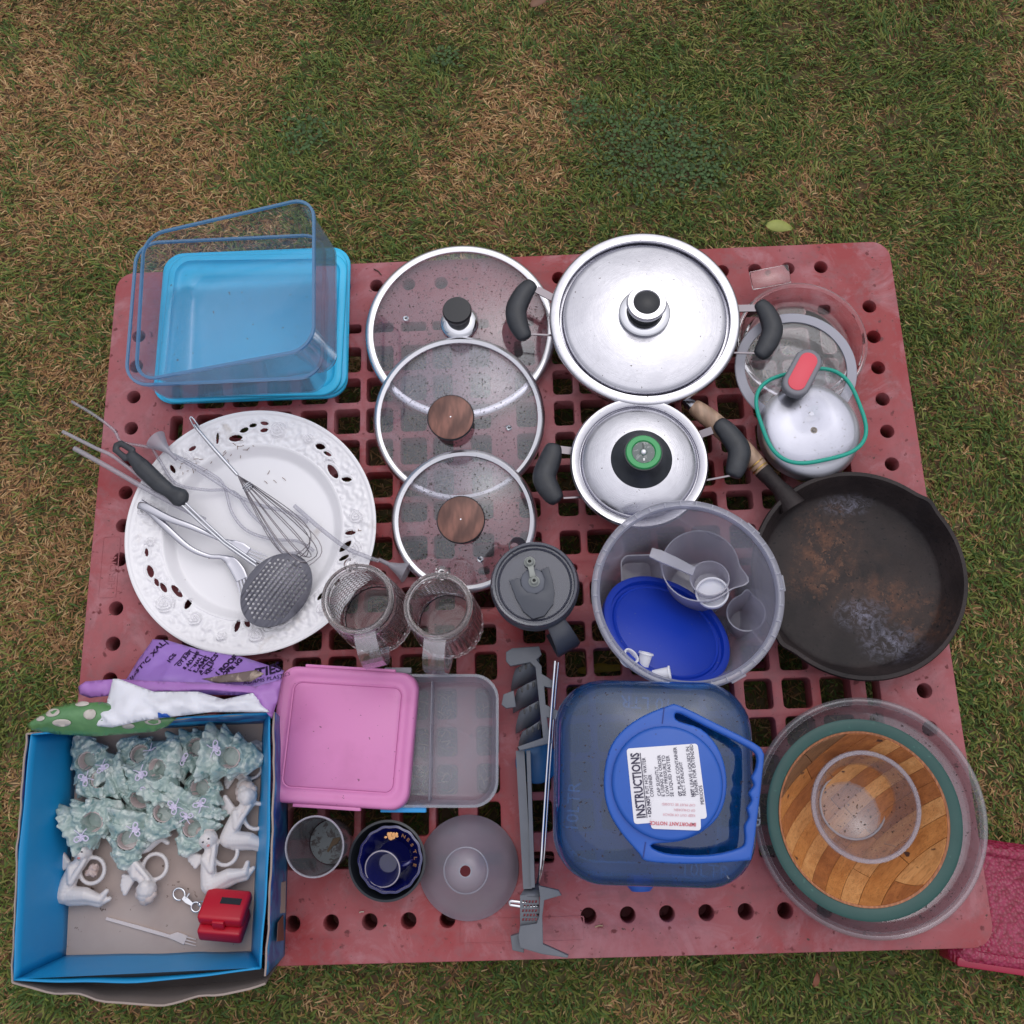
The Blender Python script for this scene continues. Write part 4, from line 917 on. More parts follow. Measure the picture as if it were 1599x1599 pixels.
# ------------------------------------------------------------------ clear bucket and its contents
c = W(1074, 925, .170); base = Vector((c.x, c.y, H + .001)); hb = .169; r = .1150
t = thing('bucket', 'large clear plastic bucket holding a blue lid and measuring cups', 'bucket', base)
M['bucket'] = clear('bucket_plastic', (.92, .92, .95), .24, (.68, .68, .76), .14, .045, .5, dirt=(9, .03), bump=(6, .15))
M['bucketrim'] = clear('bucket_rim_plastic', (.85, .85, .9), .42, (.72, .73, .82), .18, .06, .4)
link('body', shell([(0, .0005), (r * .74, .0005), (r * .80, .005), (r * .955, hb - .012), (r * .96, hb - .002)], .0016, 96), M['bucket'], t)
link('rim', lathe([(r * .925, hb - .001), (r * .945, hb + .002), (r * .960, hb - .001), (r * .985, hb - .001), (r * 1.0, hb + .001), (r * 1.015, hb - .002), (r * 1.005, hb - .013), (r * .99, hb - .013), (r * .985, hb - .005), (r * .960, hb - .005), (r * .950, hb - .012), (r * .935, hb - .010)], 144, loop=True), M['bucketrim'], t)
tk = []
for k in range(36):
    a = 2 * pi * k / 36; tk.append(xf(boxm(r * .945, r * 1.0, -.0006, .0006, hb - .006, hb + .0012), Matrix.Rotation(a, 4, 'Z')))
link('rim_ribs', join(tk), M['bucketrim'], t)
for px, py in ((1178, 824), (1222, 910), (1150, 1052)):
    p = W(px, py, .168); a = atan2(p.y - base.y, p.x - base.x)
    link('rim_tab', xf(boxm(r * .995, r * 1.035, -.010, .010, hb - .008, hb - .004, .001), Matrix.Rotation(a, 4, 'Z')), M['bucketrim'], t)
# blue lid leaning inside
c = W(1041, 984, .100); Rb = Matrix.Rotation(radians(-36), 3, Vector((.8, -.6, 0))); r = .0865; LIDC = c.copy(); LIDN = Rb @ Vector((0, 0, 1))
t = thing('blue_bucket_cover', 'round deep blue lid leaning inside the clear bucket', 'lid', c, Rb)
link('lid_disc', lathe([(0, .0), (r * .78, .0), (r * .80, -.0012), (r * .83, .0), (r * .86, -.0028), (r * .89, -.0020), (r * .905, .0035), (r * .97, .0045), (r, .0030), (r, -.0060), (r * .985, -.0060), (r * .975, -.001), (r * .9, -.002), (0, -.002)], 128), mat('royal_blue_plastic', (.004, .036, .40), .38, specks=(210, .72, (.10, .12, .30)), bump=(12, .10)), t)
# cups
M['cup'] = clear('cup_plastic', (.92, .92, .94), .46, (.68, .66, .74), .12, .05, .6, dirt=(30, .03))
M['cupedge'] = clear('cup_edge_plastic', (.8, .8, .86), .42, (.66, .66, .74), .15, .06, .4)
def cup(label, cat, px, py, r, hcen, hh, tiltx, tilty, spout=None, name='measuring_cup', sq=False, m=None, taper=.82, handle=None):
    c = W(px, py, hcen); Rr = Matrix.Rotation(tiltx, 3, 'X') @ Matrix.Rotation(tilty, 3, 'Y')
    t = thing(name, label, cat, c, Rr)
    def wob(a, rr, z_):
        f = 1.0
        if sq: f *= 1 / max(abs(cos(a)) ** 6 + abs(sin(a)) ** 6, .3) ** (1 / 6.)
        if spout is not None and z_ > -hh * .35:
            d = (a - spout + pi) % (2 * pi) - pi; f += .30 * math.exp(-(d / .22) ** 2) * (1 + z_ / (hh * .35))
        return f
    link('cup_body', shell([(0, -hh), (r * taper * .9, -hh), (r * taper, -hh + .003), (r * .93, -hh * .3), (r * .97, -hh * .12), (r, 0)], .0011, 72, wob), m or M['cup'], t)
    link('cup_lip', lathe([(r * 1.0 - .0004, -.0004), (r - .0004, .0005), (r + .0006, .0005), (r + .0007, -.0006)], 72, loop=True, wob=wob), M['cupedge'], t)
    if handle:
        q = [inv_ for inv_ in ()]
        inv = t.matrix_world.inverted(); pts = [inv @ W(*p) for p in handle[0]]
        link('handle', blade_path(pts, handle[1], .0035), M['cupedge'], t)
    return t
cup('largest round measuring jug with pouring lip inside the bucket', 'measuring jug', 1093, 883, .0490, .105, .085, radians(-10), radians(-6), spout=radians(-25))
cup('measuring scoop with long pale handle lying over the big jug', 'scoop', 1108, 903, .0245, .108, .026, radians(-14), radians(-6), name='scoop', taper=.85, handle=([(1016, 863, .120), (1030, 868, .120), (1055, 879, .118), (1084, 893, .114)], [.0070, .0085, .0080, .0065]))
cup('small beaker with pointed pouring lip at the right side of the bucket', 'beaker', 1165, 957, .0245, .075, .055, radians(-8), radians(-8), spout=radians(80), name='beaker', taper=.9)
cup('square sided clear cup at the left inside the bucket', 'cup', 1002, 898, .0270, .060, .040, radians(8), radians(4), sq=True, name='square_cup')
def cap(label, px, py, r, hc_, hh, tx, ty, open_up=True, taper=1.0):
    c = W(px, py, hc_); t = thing('white_stopper', label, 'cap', c, Matrix.Rotation(tx, 3, 'X') @ Matrix.Rotation(ty, 3, 'Y'))
    link('cap_shell', shell([(0, -hh), (r * taper, -hh), (r, 0)], .0012, 40), bpy.data.materials.get('white_cap') or mat('white_cap', (.74, .75, .82), .4, sss=.1), t)
    link('cap_bead', lathe([(r - .0014, -.0008), (r - .0010, .0008), (r + .0010, .0008), (r + .0014, -.0012)], 40, loop=True), bpy.data.materials.get('white_cap'), t)
def on_lid(px, py, up=.010):
    h_ = .1
    for _ in range(6):
        p = W(px, py, h_); z_ = LIDC.z - ((p.x - LIDC.x) * LIDN.x + (p.y - LIDC.y) * LIDN.y) / LIDN.z; h_ = z_ - H + up
    return h_
cap('round white cap beside the scoop, on the edge of the deep blue lid', 1112, 925, .0200, .104, .008, radians(-12), radians(-10))
cap('smallest white cap at the lower left wall of the bucket', 986, 1024, .0095, on_lid(986, 1024), .012, radians(-35), radians(35))
cap('white tapered cap lying sideways, middle of three on the blue lid', 1009, 1020, .0080, on_lid(1009, 1020, .014), .020, radians(-75), radians(15), taper=.75)
cap('white tapered cap lying sideways, lowest of three on the blue lid', 1046, 1052, .0085, on_lid(1046, 1052, .012), .022, radians(-15), radians(78), taper=.75)

# ------------------------------------------------------------------ cast iron pan
def build_pan():
    h = .048; c = W(1342, 895, h); base = Vector((c.x, c.y, H + .001)); r = .1435
    t = thing('frying_pan', 'black cast iron pan with rust marks and a wooden handle', 'frying pan', base); inv = Matrix.Translation(-base)
    m, n, l = _new('cast_iron'); b = n['Principled BSDF']
    def N_(s, d=6, ro=.6, di=0.0): return _noise(n, l, s, d, ro, di)
    c1 = _mixc(n, l, _ramp(n, l, N_(14).outputs['Fac'], .4, .7), (.018, .014, .015), (.040, .030, .030))
    # rust and pale salt marks inside, placed where the pan is worn
    tc = n.new('ShaderNodeTexCoord')
    def spot(px, py, rr, ex=1.0):
        p = W(px, py, .004); v = n.new('ShaderNodeVectorMath'); v.operation = 'SUBTRACT'; l.new(tc.outputs['Object'], v.inputs[0]); v.inputs[1].default_value = (p.x - base.x, p.y - base.y, .004)
        q = n.new('ShaderNodeVectorMath'); q.operation = 'LENGTH'; sc_ = n.new('ShaderNodeVectorMath'); sc_.operation = 'MULTIPLY'; sc_.inputs[1].default_value = (1, ex, .3); l.new(v.outputs[0], sc_.inputs[0]); l.new(sc_.outputs[0], q.inputs[0])
        mr = n.new('ShaderNodeMapRange'); mr.inputs['From Min'].default_value = rr; mr.inputs['From Max'].default_value = 0; l.new(q.outputs['Value'], mr.inputs['Value']); return mr.outputs[0]
    def mul(a, b_):
        q = n.new('ShaderNodeMath'); q.operation = 'MULTIPLY'; l.new(a, q.inputs[0]); l.new(b_, q.inputs[1]); return q.outputs[0]
    def add(a, b_):
        q = n.new('ShaderNodeMath'); q.operation = 'ADD'; q.use_clamp = True; l.new(a, q.inputs[0]); l.new(b_, q.inputs[1]); return q.outputs[0]
    rust = add(add(spot(1290, 835, .055), spot(1285, 900, .060)), add(spot(1430, 960, .05), spot(1380, 925, .035)))
    c1 = _mixc(n, l, mul(add(rust, spot(1330, 890, .11)), _ramp(n, l, N_(22, 9, .72, .6).outputs['Fac'], .40, .62)), c1, (.055, .034, .028))
    rn = _ramp(n, l, N_(46, 8, .7).outputs['Fac'], .49, .66); c1 = _mixc(n, l, mul(rust, rn), c1, (.15, .065, .038))
    c1 = _mixc(n, l, mul(rust, _ramp(n, l, N_(120, 8, .7).outputs['Fac'], .55, .62)), c1, (.16, .078, .048))
    pale = add(add(spot(1345, 960, .045, 1.6), spot(1390, 1005, .050, 1.6)), spot(1320, 790, .045, 2.5))
    c1 = _mixc(n, l, mul(pale, _ramp(n, l, N_(85, 9, .75, 1.2).outputs['Fac'], .46, .68)), c1, (.27, .27, .36))
    c1 = _mixc(n, l, _ramp(n, l, N_(190, 2, .4).outputs['Fac'], .68, .70), c1, (.012, .011, .012))
    l.new(c1, b.inputs['Base Color']); b.inputs['Roughness'].default_value = .50; b.inputs['Specular IOR Level'].default_value = .26
    bp = n.new('ShaderNodeBump'); bp.inputs['Strength'].default_value = .7; bp.inputs['Distance'].default_value = .0016; l.new(N_(150, 7).outputs['Fac'], bp.inputs['Height']); l.new(bp.outputs[0], b.inputs['Normal'])
    sp = [atan2((W(px, py, h) - c).y, (W(px, py, h) - c).x) for px, py in ((1459, 775), (1215, 1010))]
    def wob(a, rr, z_):
        f = 1.0
        if z_ > .025:
            for s in sp:
                d = (a - s + pi) % (2 * pi) - pi; f += .035 * math.exp(-(d / .09) ** 2) * (z_ - .025) / .023
        return f
    ri = .1235
    link('pan_body', lathe([(0, 0), (.116, 0), (.122, .002), (r - .002, h - .010), (r, h - .003), (r - .0015, h), (r - .0065, h), (r - .0078, h - .003), (r - .0105, h - .010), (ri, .0095), (ri - .004, .0055), (ri - .012, .0042), (0, .0036)], 144, wob=wob), m, t)
    def q(px, py, h_): return W(px, py, h_)
    link('handle_socket', xf(tube([q(1238, 792, .040), q(1222, 768, .042), q(1207, 752, .042), q(1190, 734, .042)], lambda u: .019 - .008 * min(1, u * 2.2) + .001 * (u > .8), 16, smooth_n=5), inv), m, t)
    link('handle', xf(tube([q(1190, 734, .042), q(1172, 714, .042), q(1140, 682, .042), q(1110, 655, .042), q(1090, 640, .042), q(1082, 634, .042)], lambda u: .0112 + .0030 * sin(pi * min(1, u * 1.1)) if u < .96 else .0105, 20, smooth_n=5), inv), wood_mat('pan_handle_wood', (.50, .34, .24), (.38, .24, .165), 20, .8), t)
    for px, py in ((1187, 731), (1181, 725)):
        d = (q(1172, 714, .042) - q(1190, 734, .042)).normalized(); cc_ = q(px, py, .042); s = Vector((-d.y, d.x, 0))
        link('handle_ferrule', xf(tube([cc_ + (s * cos(2 * pi * k / 24) + Vector((0, 0, 1)) * sin(2 * pi * k / 24)) * .0118 for k in range(24)], .0013, 8, closed=True), inv), mat('brass', (.55, .36, .12), .3, 1), t)
    link('handle_end_cap', xf(tube([q(1084, 636, .042), q(1076, 629, .042), q(1068, 624, .042)], lambda u: .0100 - .004 * u, 16), inv), M['dullsteel'], t)
build_pan()

# ------------------------------------------------------------------ clear platter, wooden bowl, clear bowl
c = W(1360, 1273, .028); base = Vector((c.x, c.y, H + .001)); r = .1475
t = thing('plastic_platter', 'wide clear plastic tray with rolled rim under the green edged wooden bowl', 'platter', base)
M['platter'] = clear('platter_plastic', (.90, .90, .91), .13, (.62, .58, .64), .12, .05, .55, dirt=(12, .05), spots=.3)
link('platter_body', shell([(0, .0), (r * .88, .0), (r * .92, .003), (r * .95, .020)], .0016, 128), M['platter'], t)
link('rolled_rim', lathe([(r * .945 + .0075 * (1 - cos(a)) * .6, .0200 + .0055 * sin(a)) for a in [pi * k / 8 for k in range(9)]] + [(r * .955, .017)], 144, loop=True), clear('platter_rim', (.88, .88, .9), .24, (.60, .58, .62), .1, .06, .6), t)
c = W(1350, 1277, .090); base = Vector((c.x, c.y, H + .004)); r = .1172; hb = .086
t = thing('wooden_bowl', 'wooden salad bowl built of strips with dark green painted rim', 'bowl', base)
gm = mat('green_paint', (.012, .062, .056), .42, var=(30, (.018, .080, .070), .5), specks=(120, .70, (.03, .11, .09)), bump=(150, .1))
link('painted_outside', lathe([(0, 0), (.058, 0), (.062, .004), (.088, .030), (.108, .062), (r - .002, hb - .008), (r, hb - .001), (r - .004, hb + .001), (r - .0145, hb - .0025), (r - .0145, hb - .006)], 128), gm, t)
link('bare_lip', lathe([(r - .0145, hb - .0025), (r - .0148, hb - .0015), (r - .0172, hb - .0030), (r - .0176, hb - .009), (r - .0150, hb - .008)], 128, loop=True), wood_mat('lip_wood', (.50, .20, .09), (.36, .13, .06), 60), t)
# strips: the inner hemisphere cut by parallel planes, each strip its own part with a recessed joint
def zin(d):
    u = min(d / (r - .0172), 1.0); return .006 + (hb - .010) * (u ** 2.6)
Ri = r - .0172; dirn = radians(40); nst = 11; wS = 2 * Ri / nst
wm = [grain_mat('bowl_wood_%s' % k, c1, c2, dirn) for k, (c1, c2) in enumerate((((.62, .27, .08), (.48, .18, .045)), ((.46, .17, .05), (.33, .11, .032)), ((.72, .37, .14), (.57, .25, .08)), ((.26, .13, .06), (.17, .08, .035))))]
order = [1, 0, 2, 0, 1, 2, 0, 2, 1, 0, 3]
ex, ey = Vector((cos(dirn), sin(dirn))), Vector((-sin(dirn), cos(dirn)))
for k in range(nst):
    a0_, a1_ = -Ri + k * wS + .00030, -Ri + (k + 1) * wS - .00030; cuts = [-1.0, RNG.uniform(-.5, .6), 1.0]
    for seg_i in range(2):
        V, Fc = [], []; nu, nv = 5, 26
        for i in range(nu + 1):
            s = a0_ + (a1_ - a0_) * i / nu; half = sqrt(max(Ri * Ri - s * s, 1e-8)); lo, hi = cuts[seg_i] * half, cuts[seg_i + 1] * half
            if seg_i == 0: hi -= .0004
            else: lo += .0004
            for j in range(nv + 1):
                v_ = lo + (hi - lo) * j / nv; p = ey * s + ex * v_; V.append((p.x, p.y, zin(p.length) - (.0006 if i in (0, nu) else 0)))
        for i in range(nu):
            for j in range(nv): q = i * (nv + 1) + j; Fc.append((q, q + nv + 1, q + nv + 2, q + 1))
        me = pymesh('strip', V, Fc); o = bpy.data.objects.new('s', me); COL.objects.link(o); s_ = o.modifiers.new('s', 'SOLIDIFY'); s_.thickness = .0022; s_.offset = 0; me = evalmesh(o); me.shade_smooth(); me.set_sharp_from_angle(angle=radians(50))
        link('wood_strip', me, wm[(order[k] + (seg_i if k % 3 == 0 else 0)) % 4 if not (k == 10) else 3], t)
link('inner_backing', lathe([(0, .0025)] + [(Ri * k / 16, zin(Ri * k / 16) - .0035) for k in range(1, 17)], 96), mat('dark_glue', (.07, .03, .015), .8), t)
c = W(1352, 1259, .072); base = Vector((c.x, c.y, H + .018)); r = .0672; hh = .054
b0 = W(1337, 1266, .02)
t = thing('plastic_bowl', 'small clear plastic bowl nested in the centre of the wooden bowl', 'bowl', base)
M['cbowl'] = clear('clear_bowl_plastic', (.93, .92, .93), .10, (.62, .56, .60), .10, .05, .55, dirt=(30, .05), spots=.5)
link('bowl_body', shell([(0, .0), (.040, .0), (.0435, .003), (.050, .012), (r * .90, hh - .010), (r * .93, hh - .001), (r, hh)], .0013, 96), M['cbowl'], t)
link('foot_ring', lathe([(.0400, .0020), (.0405, .0040), (.0425, .0040), (.0432, .0022)], 72, loop=True), M['cupedge'], t)
link('bowl_lip', lathe([(r - .006, hh + .0006), (r - .005, hh + .0020), (r - .001, hh + .0020), (r, hh + .0004), (r - .001, hh - .0008)], 96, loop=True), clear('lip_clear', (.85, .84, .88), .30, (.55, .50, .58), .15, .06, .4), t)
for (px, py, L_, a, nm) in ((1390, 1320, .014, -.3, 'dark brown grass stem stuck in the small clear bowl'), (1290, 1208, .012, 1.4, 'short grass stem on the upper left of the small clear bowl')):
    me = tube([(-L_ / 2, 0, 0), (0, .0008, 0), (L_ / 2, 0, 0)], .0008, 5); o = link('grass_clipping', me, mat('stem', (.22, .12, .08), .7), None); o.location = W(px, py, .068); o.rotation_euler[2] = a; tag(o, nm, 'grass clipping')

# ------------------------------------------------------------------ blue water container
def build_jug():
    q4 = [W(880, 1066, .175), W(1168, 1074, .175), W(1184, 1388, .175), W(866, 1380, .175)]
    o, R, w, d = quad_frame(q4); w *= 1.035; d *= 1.035; base = Vector((o.x - .002, o.y + .002, H + .001)); ang = atan2(R[1][0], R[0][0])
    t = thing('water_container', 'translucent blue water container with cap and handle, standing upright', 'water container', base, ang)
    m = clear('blue_polycarbonate', (.20, .50, .88), .17, (.010, .20, .58), .05, .07, .75, bump=(9, .5), spots=.35)
    hw, hd = w / 2, d / 2; hh = .212
    S = [(hw * .86, hd * .86, 0, .045), (hw * .95, hd * .95, .006, .050), (hw * .985, hd * .985, .030, .055), (hw * .95, hd * .95, .060, .055), (hw * .985, hd * .985, .090, .056), (hw, hd, .150, .056), (hw * .985, hd * .985, .178, .056), (hw * .93, hd * .93, .193, .054), (hw * .84, hd * .84, .199, .05), (hw * .62, hd * .62, .204, .045), (hw * .50, hd * .50, .208, .05)]
    I = [(a - .0018, b - .0018, z_ - .0018 if z_ > .01 else z_ + .002, rr_ - .0015) for a, b, z_, rr_ in reversed(S)]
    rs = [[(x, y, z_) for x, y in rrect(2 * a, 2 * b, rr_, 10)] for a, b, z_, rr_ in S]
    link('tank', sharp(fixn(rings(rs, cap0=True, cap1=True)), 60), m, t)
    inv = t.matrix_world.inverted()
    mb = mat('cobalt_plastic', (.012, .088, .42), .35, var=(14, (.018, .11, .50), .5), specks=(170, .72, (.01, .05, .25)), bump=(120, .04))
    cc_ = inv @ W(1042, 1222, .228); cx, cyy = cc_.x, cc_.y
    link('neck', xf(lathe([(0, .202), (.058, .202), (.060, .212), (0, .212)], 64), Matrix.Translation((cx, cyy, 0))), mb, t)
    R0 = (inv @ W(1129, 1222, .230) - inv @ W(955, 1222, .230)).length / 2
    link('cap', xf(lathe([(0, .229), (R0 * .93, .229), (R0 * .97, .2282), (R0, .226), (R0 * 1.005, .212), (0, .212)], 96), Matrix.Translation((cx, cyy, 0))), mb, t)
    # handle collar outline with grip hole, traced round the cap
    hz = .222
    outer = [(1043, 1102), (1060, 1101), (1110, 1125), (1178, 1160), (1192, 1174), (1193, 1190), (1184, 1270), (1175, 1335), (1166, 1344), (1110, 1348), (1060, 1349), (1010, 1345), (998, 1333), (970, 1300), (950, 1265), (943, 1222), (950, 1175), (968, 1145), (1000, 1120)]
    inner = [(1054, 1117), (1062, 1114), (1100, 1133), (1168, 1167), (1182, 1182), (1180, 1202), (1174, 1214), (1178, 1226), (1170, 1238), (1174, 1250), (1167, 1262), (1170, 1276), (1163, 1290), (1164, 1312), (1156, 1324), (1110, 1335), (1050, 1334), (1022, 1326), (1020, 1318), (1060, 1314), (1095, 1300), (1122, 1275), (1134, 1240), (1133, 1200), (1120, 1165), (1095, 1138), (1060, 1126)]
    l2 = lambda L_: [tuple((inv @ W(px, py, hz)).xy) for px, py in L_]
    link('handle', plate(smooth_loop(l2(outer), 3), [smooth_loop(l2(inner), 3)], .011, .003, hz, 2), mb, t)
    for a_, b_ in (((1037, 1104), (1034, 1130)), ((1004, 1340), (1008, 1315))):
        p, q = inv @ W(*a_, hz), inv @ W(*b_, hz); link('collar_seam', blade_path([(p.x, p.y, hz + .0003), (q.x, q.y, hz + .0003)], [.0006, .0006], .001), mat('seam_blue', (.006, .03, .22), .5), t)
    # stickers
    wl = mat('sticker_white', (.80, .79, .84), .45); ink = mat('sticker_ink', (.035, .03, .07), .6); inkr = mat('sticker_red_ink', (.62, .16, .20), .6); inkp = mat('sticker_pale_ink', (.72, .42, .46), .6)
    zt = .2292
    def stick(q, z_, m_):
        P = [(inv @ W(px, py, zt)).xy for px, py in q]; link('sticker', plate(smooth_corner([tuple(p) for p in P], .004), [], .0006, .0001, z_), m_, t); return P
    P = stick([(978, 1169), (1089, 1161), (1104, 1278), (990, 1287)], zt + .0005, wl)
    TL, TR, BR, BL = P; yd = (TL - BL).normalized(); xd = (TR - TL).normalized(); Ly = (TL - BL).length; Lx = (TR - TL).length
    # text runs from bottom to top (along yd); lines advance along xd
    def line(s, y0_, y1_, across, size, m_, bold=0.0):
        a0_, a1_ = (1040 - y0_) / 498, (1040 - y1_) / 498; p = BL + yd * a0_ * Ly + xd * across * Lx; an = atan2(yd.y, yd.x)
        o_ = text(s, Matrix.Identity(4), size, m_, t, .0001, 'lettering', bold=bold); me2 = o_.data; wx = max(v.co.x for v in me2.vertices)
        me2.transform(Matrix.Translation((p.x, p.y, zt + .0011)) @ Matrix.Rotation(an, 4, 'Z') @ Matrix.Diagonal(((a1_ - a0_) * Ly / wx, 1, 1, 1)))
    line('INSTRUCTIONS', 1005, 575, .165, .0135, ink, .0003)
    p0 = BL + yd * .07 * Ly + xd * .185 * Lx; p1 = BL + yd * .93 * Ly + xd * .185 * Lx
    link('underline', blade_path([(p0.x, p0.y, zt + .0011), (p1.x, p1.y, zt + .0011)], [.0004, .0004], .0002), ink, t)
    line('\u2022 DO NOT', 1000, 862, .25, .0054, ink, .0002); line('PUT HOT WATER', 850, 610, .25, .0054, ink)
    line('CONTAINER', 872, 725, .31, .0054, ink)
    for s_, a_, b_, x_ in (('CAP SLIGHTLY', 870, 675, .41), ('E USING IN ORDER', 875, 600, .465), ('LOW PRESSURE TO', 875, 605, .525), ('SE LIQUID FASTER', 880, 608, .585), ('RECT SUNLIGHT', 880, 655, .755), ('TAINER FOR EXTENDED', 885, 545, .93), ('PERIODS', 945, 820, .99)): line(s_, a_, b_, x_, .0053, ink)
    line('OT', 880, 846, .70, .0054, ink, .0002); line('PLACE CONTAINER', 836, 555, .70, .0053, ink)
    line('NOT', 890, 838, .875, .0054, ink, .0002); line('LEAVE LIQUIDS IN', 828, 560, .875, .0053, ink)
    P = stick([(1017, 1249), (1093, 1251), (1094, 1297), (1016, 1294)], zt + .0012, wl)
    TL, TR, BR, BL = P; xd = (BL - BR).normalized(); Lx = (TR - TL).length; yv = (BL - TL).normalized()
    def l3(s, ax_, ay_, size, m_, bold=0):
        p = BR + xd * ax_ * Lx - yv * ay_ * (TL - BL).length; an = atan2(xd.y, xd.x)
        text(s, Matrix.Translation((p.x, p.y, zt + .0020)) @ Matrix.Rotation(an, 4, 'Z'), size, m_, t, .0001, 'lettering', bold=bold)
    l3('IMPORTANT NOTICE', .10, .26, .0052, inkr, .00012)
    for k in range(3): l3(('KEEP OUT OF REACH', 'OF CHILDREN', 'CAP MUST BE CLOSED')[k], .12, .55 + .18 * k, .0036, inkp)
    # embossed capacity marks
    me_ = clear('embossed_blue', (.30, .50, .70), .25, (.02, .07, .18), .2, .1, .3)
    for (px, py, an, s, flip) in ((1062, 1366, -.05, '10LTR', 1), (1050, 1092, pi - .05, '10 LTR', 1), (902, 1300, pi / 2 - .05, '10LTR', 1), (1165, 1215, -pi / 2, '10LTR', 1)):
        p = inv @ W(px, py, .193); text(s, Matrix.Translation((p.x, p.y, .1935)) @ Matrix.Rotation(an, 4, 'Z'), .020, me_, t, .001, 'embossed_lettering')
    link('tap', xf(lathe([(0, -.010), (.016, -.010), (.017, -.004), (.017, .004), (.012, .010), (0, .010)], 32), inv @ Matrix.Translation(W(1000, 1378, .03)) @ Matrix.Rotation(pi / 2, 4, 'X')), mb, t)
def smooth_corner(P, r):
    out = []; n = len(P)
    for i in range(n):
        p0, p1, p2 = Vector(P[i - 1]), Vector(P[i]), Vector(P[(i + 1) % n]); a = p1 + (p0 - p1).normalized() * r; b = p1 + (p2 - p1).normalized() * r
        for k in range(5): u = k / 4; q = a * (1 - u) ** 2 + p1 * 2 * u * (1 - u) + b * u * u; out.append((q.x, q.y))
    return out
build_jug()

# ------------------------------------------------------------------ grey dish rack half and chrome rod
def build_rack():
    m = mat('grey_rack_plastic', (.115, .128, .150), .42, var=(40, (.15, .16, .185), .5), bump=(200, .06)); md = mat('rack_dark', (.10, .11, .13), .5)
    base = W(835, 1250, 0); t = thing('dish_rack', 'long grey plastic dish rack insert with curved slots, standing on edge', 'dish rack', base); inv = Matrix.Translation(-base)
    # long rail: a standing wall, top edge at h .055, foot on the deck
    def wall(pa, pb, h0, h1, th, name, m_=m):
        A, B = W(*pa, h1), W(*pb, h1); d = (B - A).normalized(); s = Vector((-d.y, d.x, 0)) * th / 2; vv = []
        for p in (A, B):
            for zz in (H + h0, p.z):
                vv += [Vector((p.x, p.y, zz)) + s, Vector((p.x, p.y, zz)) - s]
        me = pymesh('w', vv, [(0, 1, 3, 2), (4, 6, 7, 5), (0, 2, 6, 4), (1, 5, 7, 3), (2, 3, 7, 6), (0, 4, 5, 1)]); return link(name, xf(fixn(me), inv), m_, t, False)
    wall((812, 1172), (824, 1388), .0, .050, .011, 'rail', m); wall((825, 1172), (832, 1386), .0, .055, .005, 'rail_edge', m)
    # bracket outlines as extruded plates
    def pl(name, pts, h, th, bev=.001, holes=(), m_=m):
        link(name, xf(plate([XY(px, py, h) for px, py in pts], [[XY(px, py, h) for px, py in q] for q in holes], th, bev, H + h, 2), inv), m_, t)
    pl('top_bracket', [(790, 1018), (800, 1012), (842, 1009), (846, 1022), (838, 1030), (846, 1040), (846, 1052), (866, 1064), (868, 1076), (850, 1072), (852, 1100), (876, 1112), (875, 1126), (854, 1120), (856, 1135), (862, 1160), (812, 1172), (808, 1166), (848, 1152), (836, 1042), (828, 1034), (797, 1040), (790, 1032)], .062, .010)
    for k, (y0, y1, x0) in enumerate(((1040, 1076, 798), (1072, 1110, 801), (1106, 1142, 805), (1138, 1168, 809))):
        rs = []
        for i in range(11):
            u = i / 10; hz = .052 - .034 * u ** 1.8; yy = y0 + (y1 - y0) * u; xl = x0 + 7 * (1 - u) ** 2
            L_ = W(xl, yy + 4, hz - .012); M_ = W(xl + 14, yy - 4, hz); R_ = W(842 + k, yy - 14, hz + .002)
            rs.append([L_, M_, R_, R_ - Vector((0, 0, .003)), M_ - Vector((0, 0, .003)), L_ - Vector((0, 0, .003))])
        link('slot_curve', xf(fixn(rings(rs, cap0=True, cap1=True)), inv), m, t)
        for j in range(3):
            link('slot_vent', xf(plate(rrect(.0026, .0075, .0012, 3, *XY(x0 + 14 + 9 * j, y0 + 5 - 4 * j, .053)), [], .002, .0002, H + .0540), inv), M['knobblack'], t)
    pl('side_tab', [(786, 1084), (802, 1078), (806, 1104), (790, 1106), (783, 1100)], .050, .012)
    # lower foot with mesh and tabs
    pl('lower_bracket', [(841, 1383), (872, 1390), (877, 1398), (850, 1406), (847, 1430), (848, 1474), (888, 1492), (886, 1496), (846, 1490), (812, 1480), (809, 1462), (812, 1446), (838, 1442), (842, 1430), (843, 1400)], .060, .010)
    pl('lower_tab', [(797, 1462), (810, 1458), (818, 1470), (818, 1488), (800, 1484)], .040, .012)
    hs = [[(816 + 5 * i + (j % 2) * 2, 1406 + 7 * j), (819 + 5 * i + (j % 2) * 2, 1406 + 7 * j), (818 + 5 * i + (j % 2) * 2, 1410 + 7 * j), (815 + 5 * i + (j % 2) * 2, 1410 + 7 * j)] for i in range(5) for j in range(5)]
    pl('mesh_panel', [(812, 1398), (842, 1396), (842, 1444), (812, 1446)], .048, .004, .0004, hs)
    rs = []
    for i in range(9):
        a = pi / 2 * i / 8; A = W(812 + 2 * i, 1400 - 20 * sin(a) * 1.0 + 0, .046 - .030 * (1 - cos(a))); B = W(843, 1400 - 20 * sin(a), .052 - .03 * (1 - cos(a)))
        rs.append([A, B, B - Vector((0, 0, .003)), A - Vector((0, 0, .003))])
    link('curved_end', xf(fixn(rings(rs, cap0=True, cap1=True)), inv), m, t)
    # chrome rack wire
    b2 = W(853, 1200, 0); inv2 = Matrix.Translation(-b2); t2 = thing('chrome_wire', 'long bent chrome wire frame between the grey rack and the blue container', 'wire frame', b2)
    link('wire', xf(tube([W(867, 1032, .075), W(861, 1110, .066), W(853, 1220, .056), (W(845, 1340, .048)), W(840, 1378, .030), W(836, 1385, .006)], .0018, 10, smooth_n=5), inv2), M['chrome'], t2)
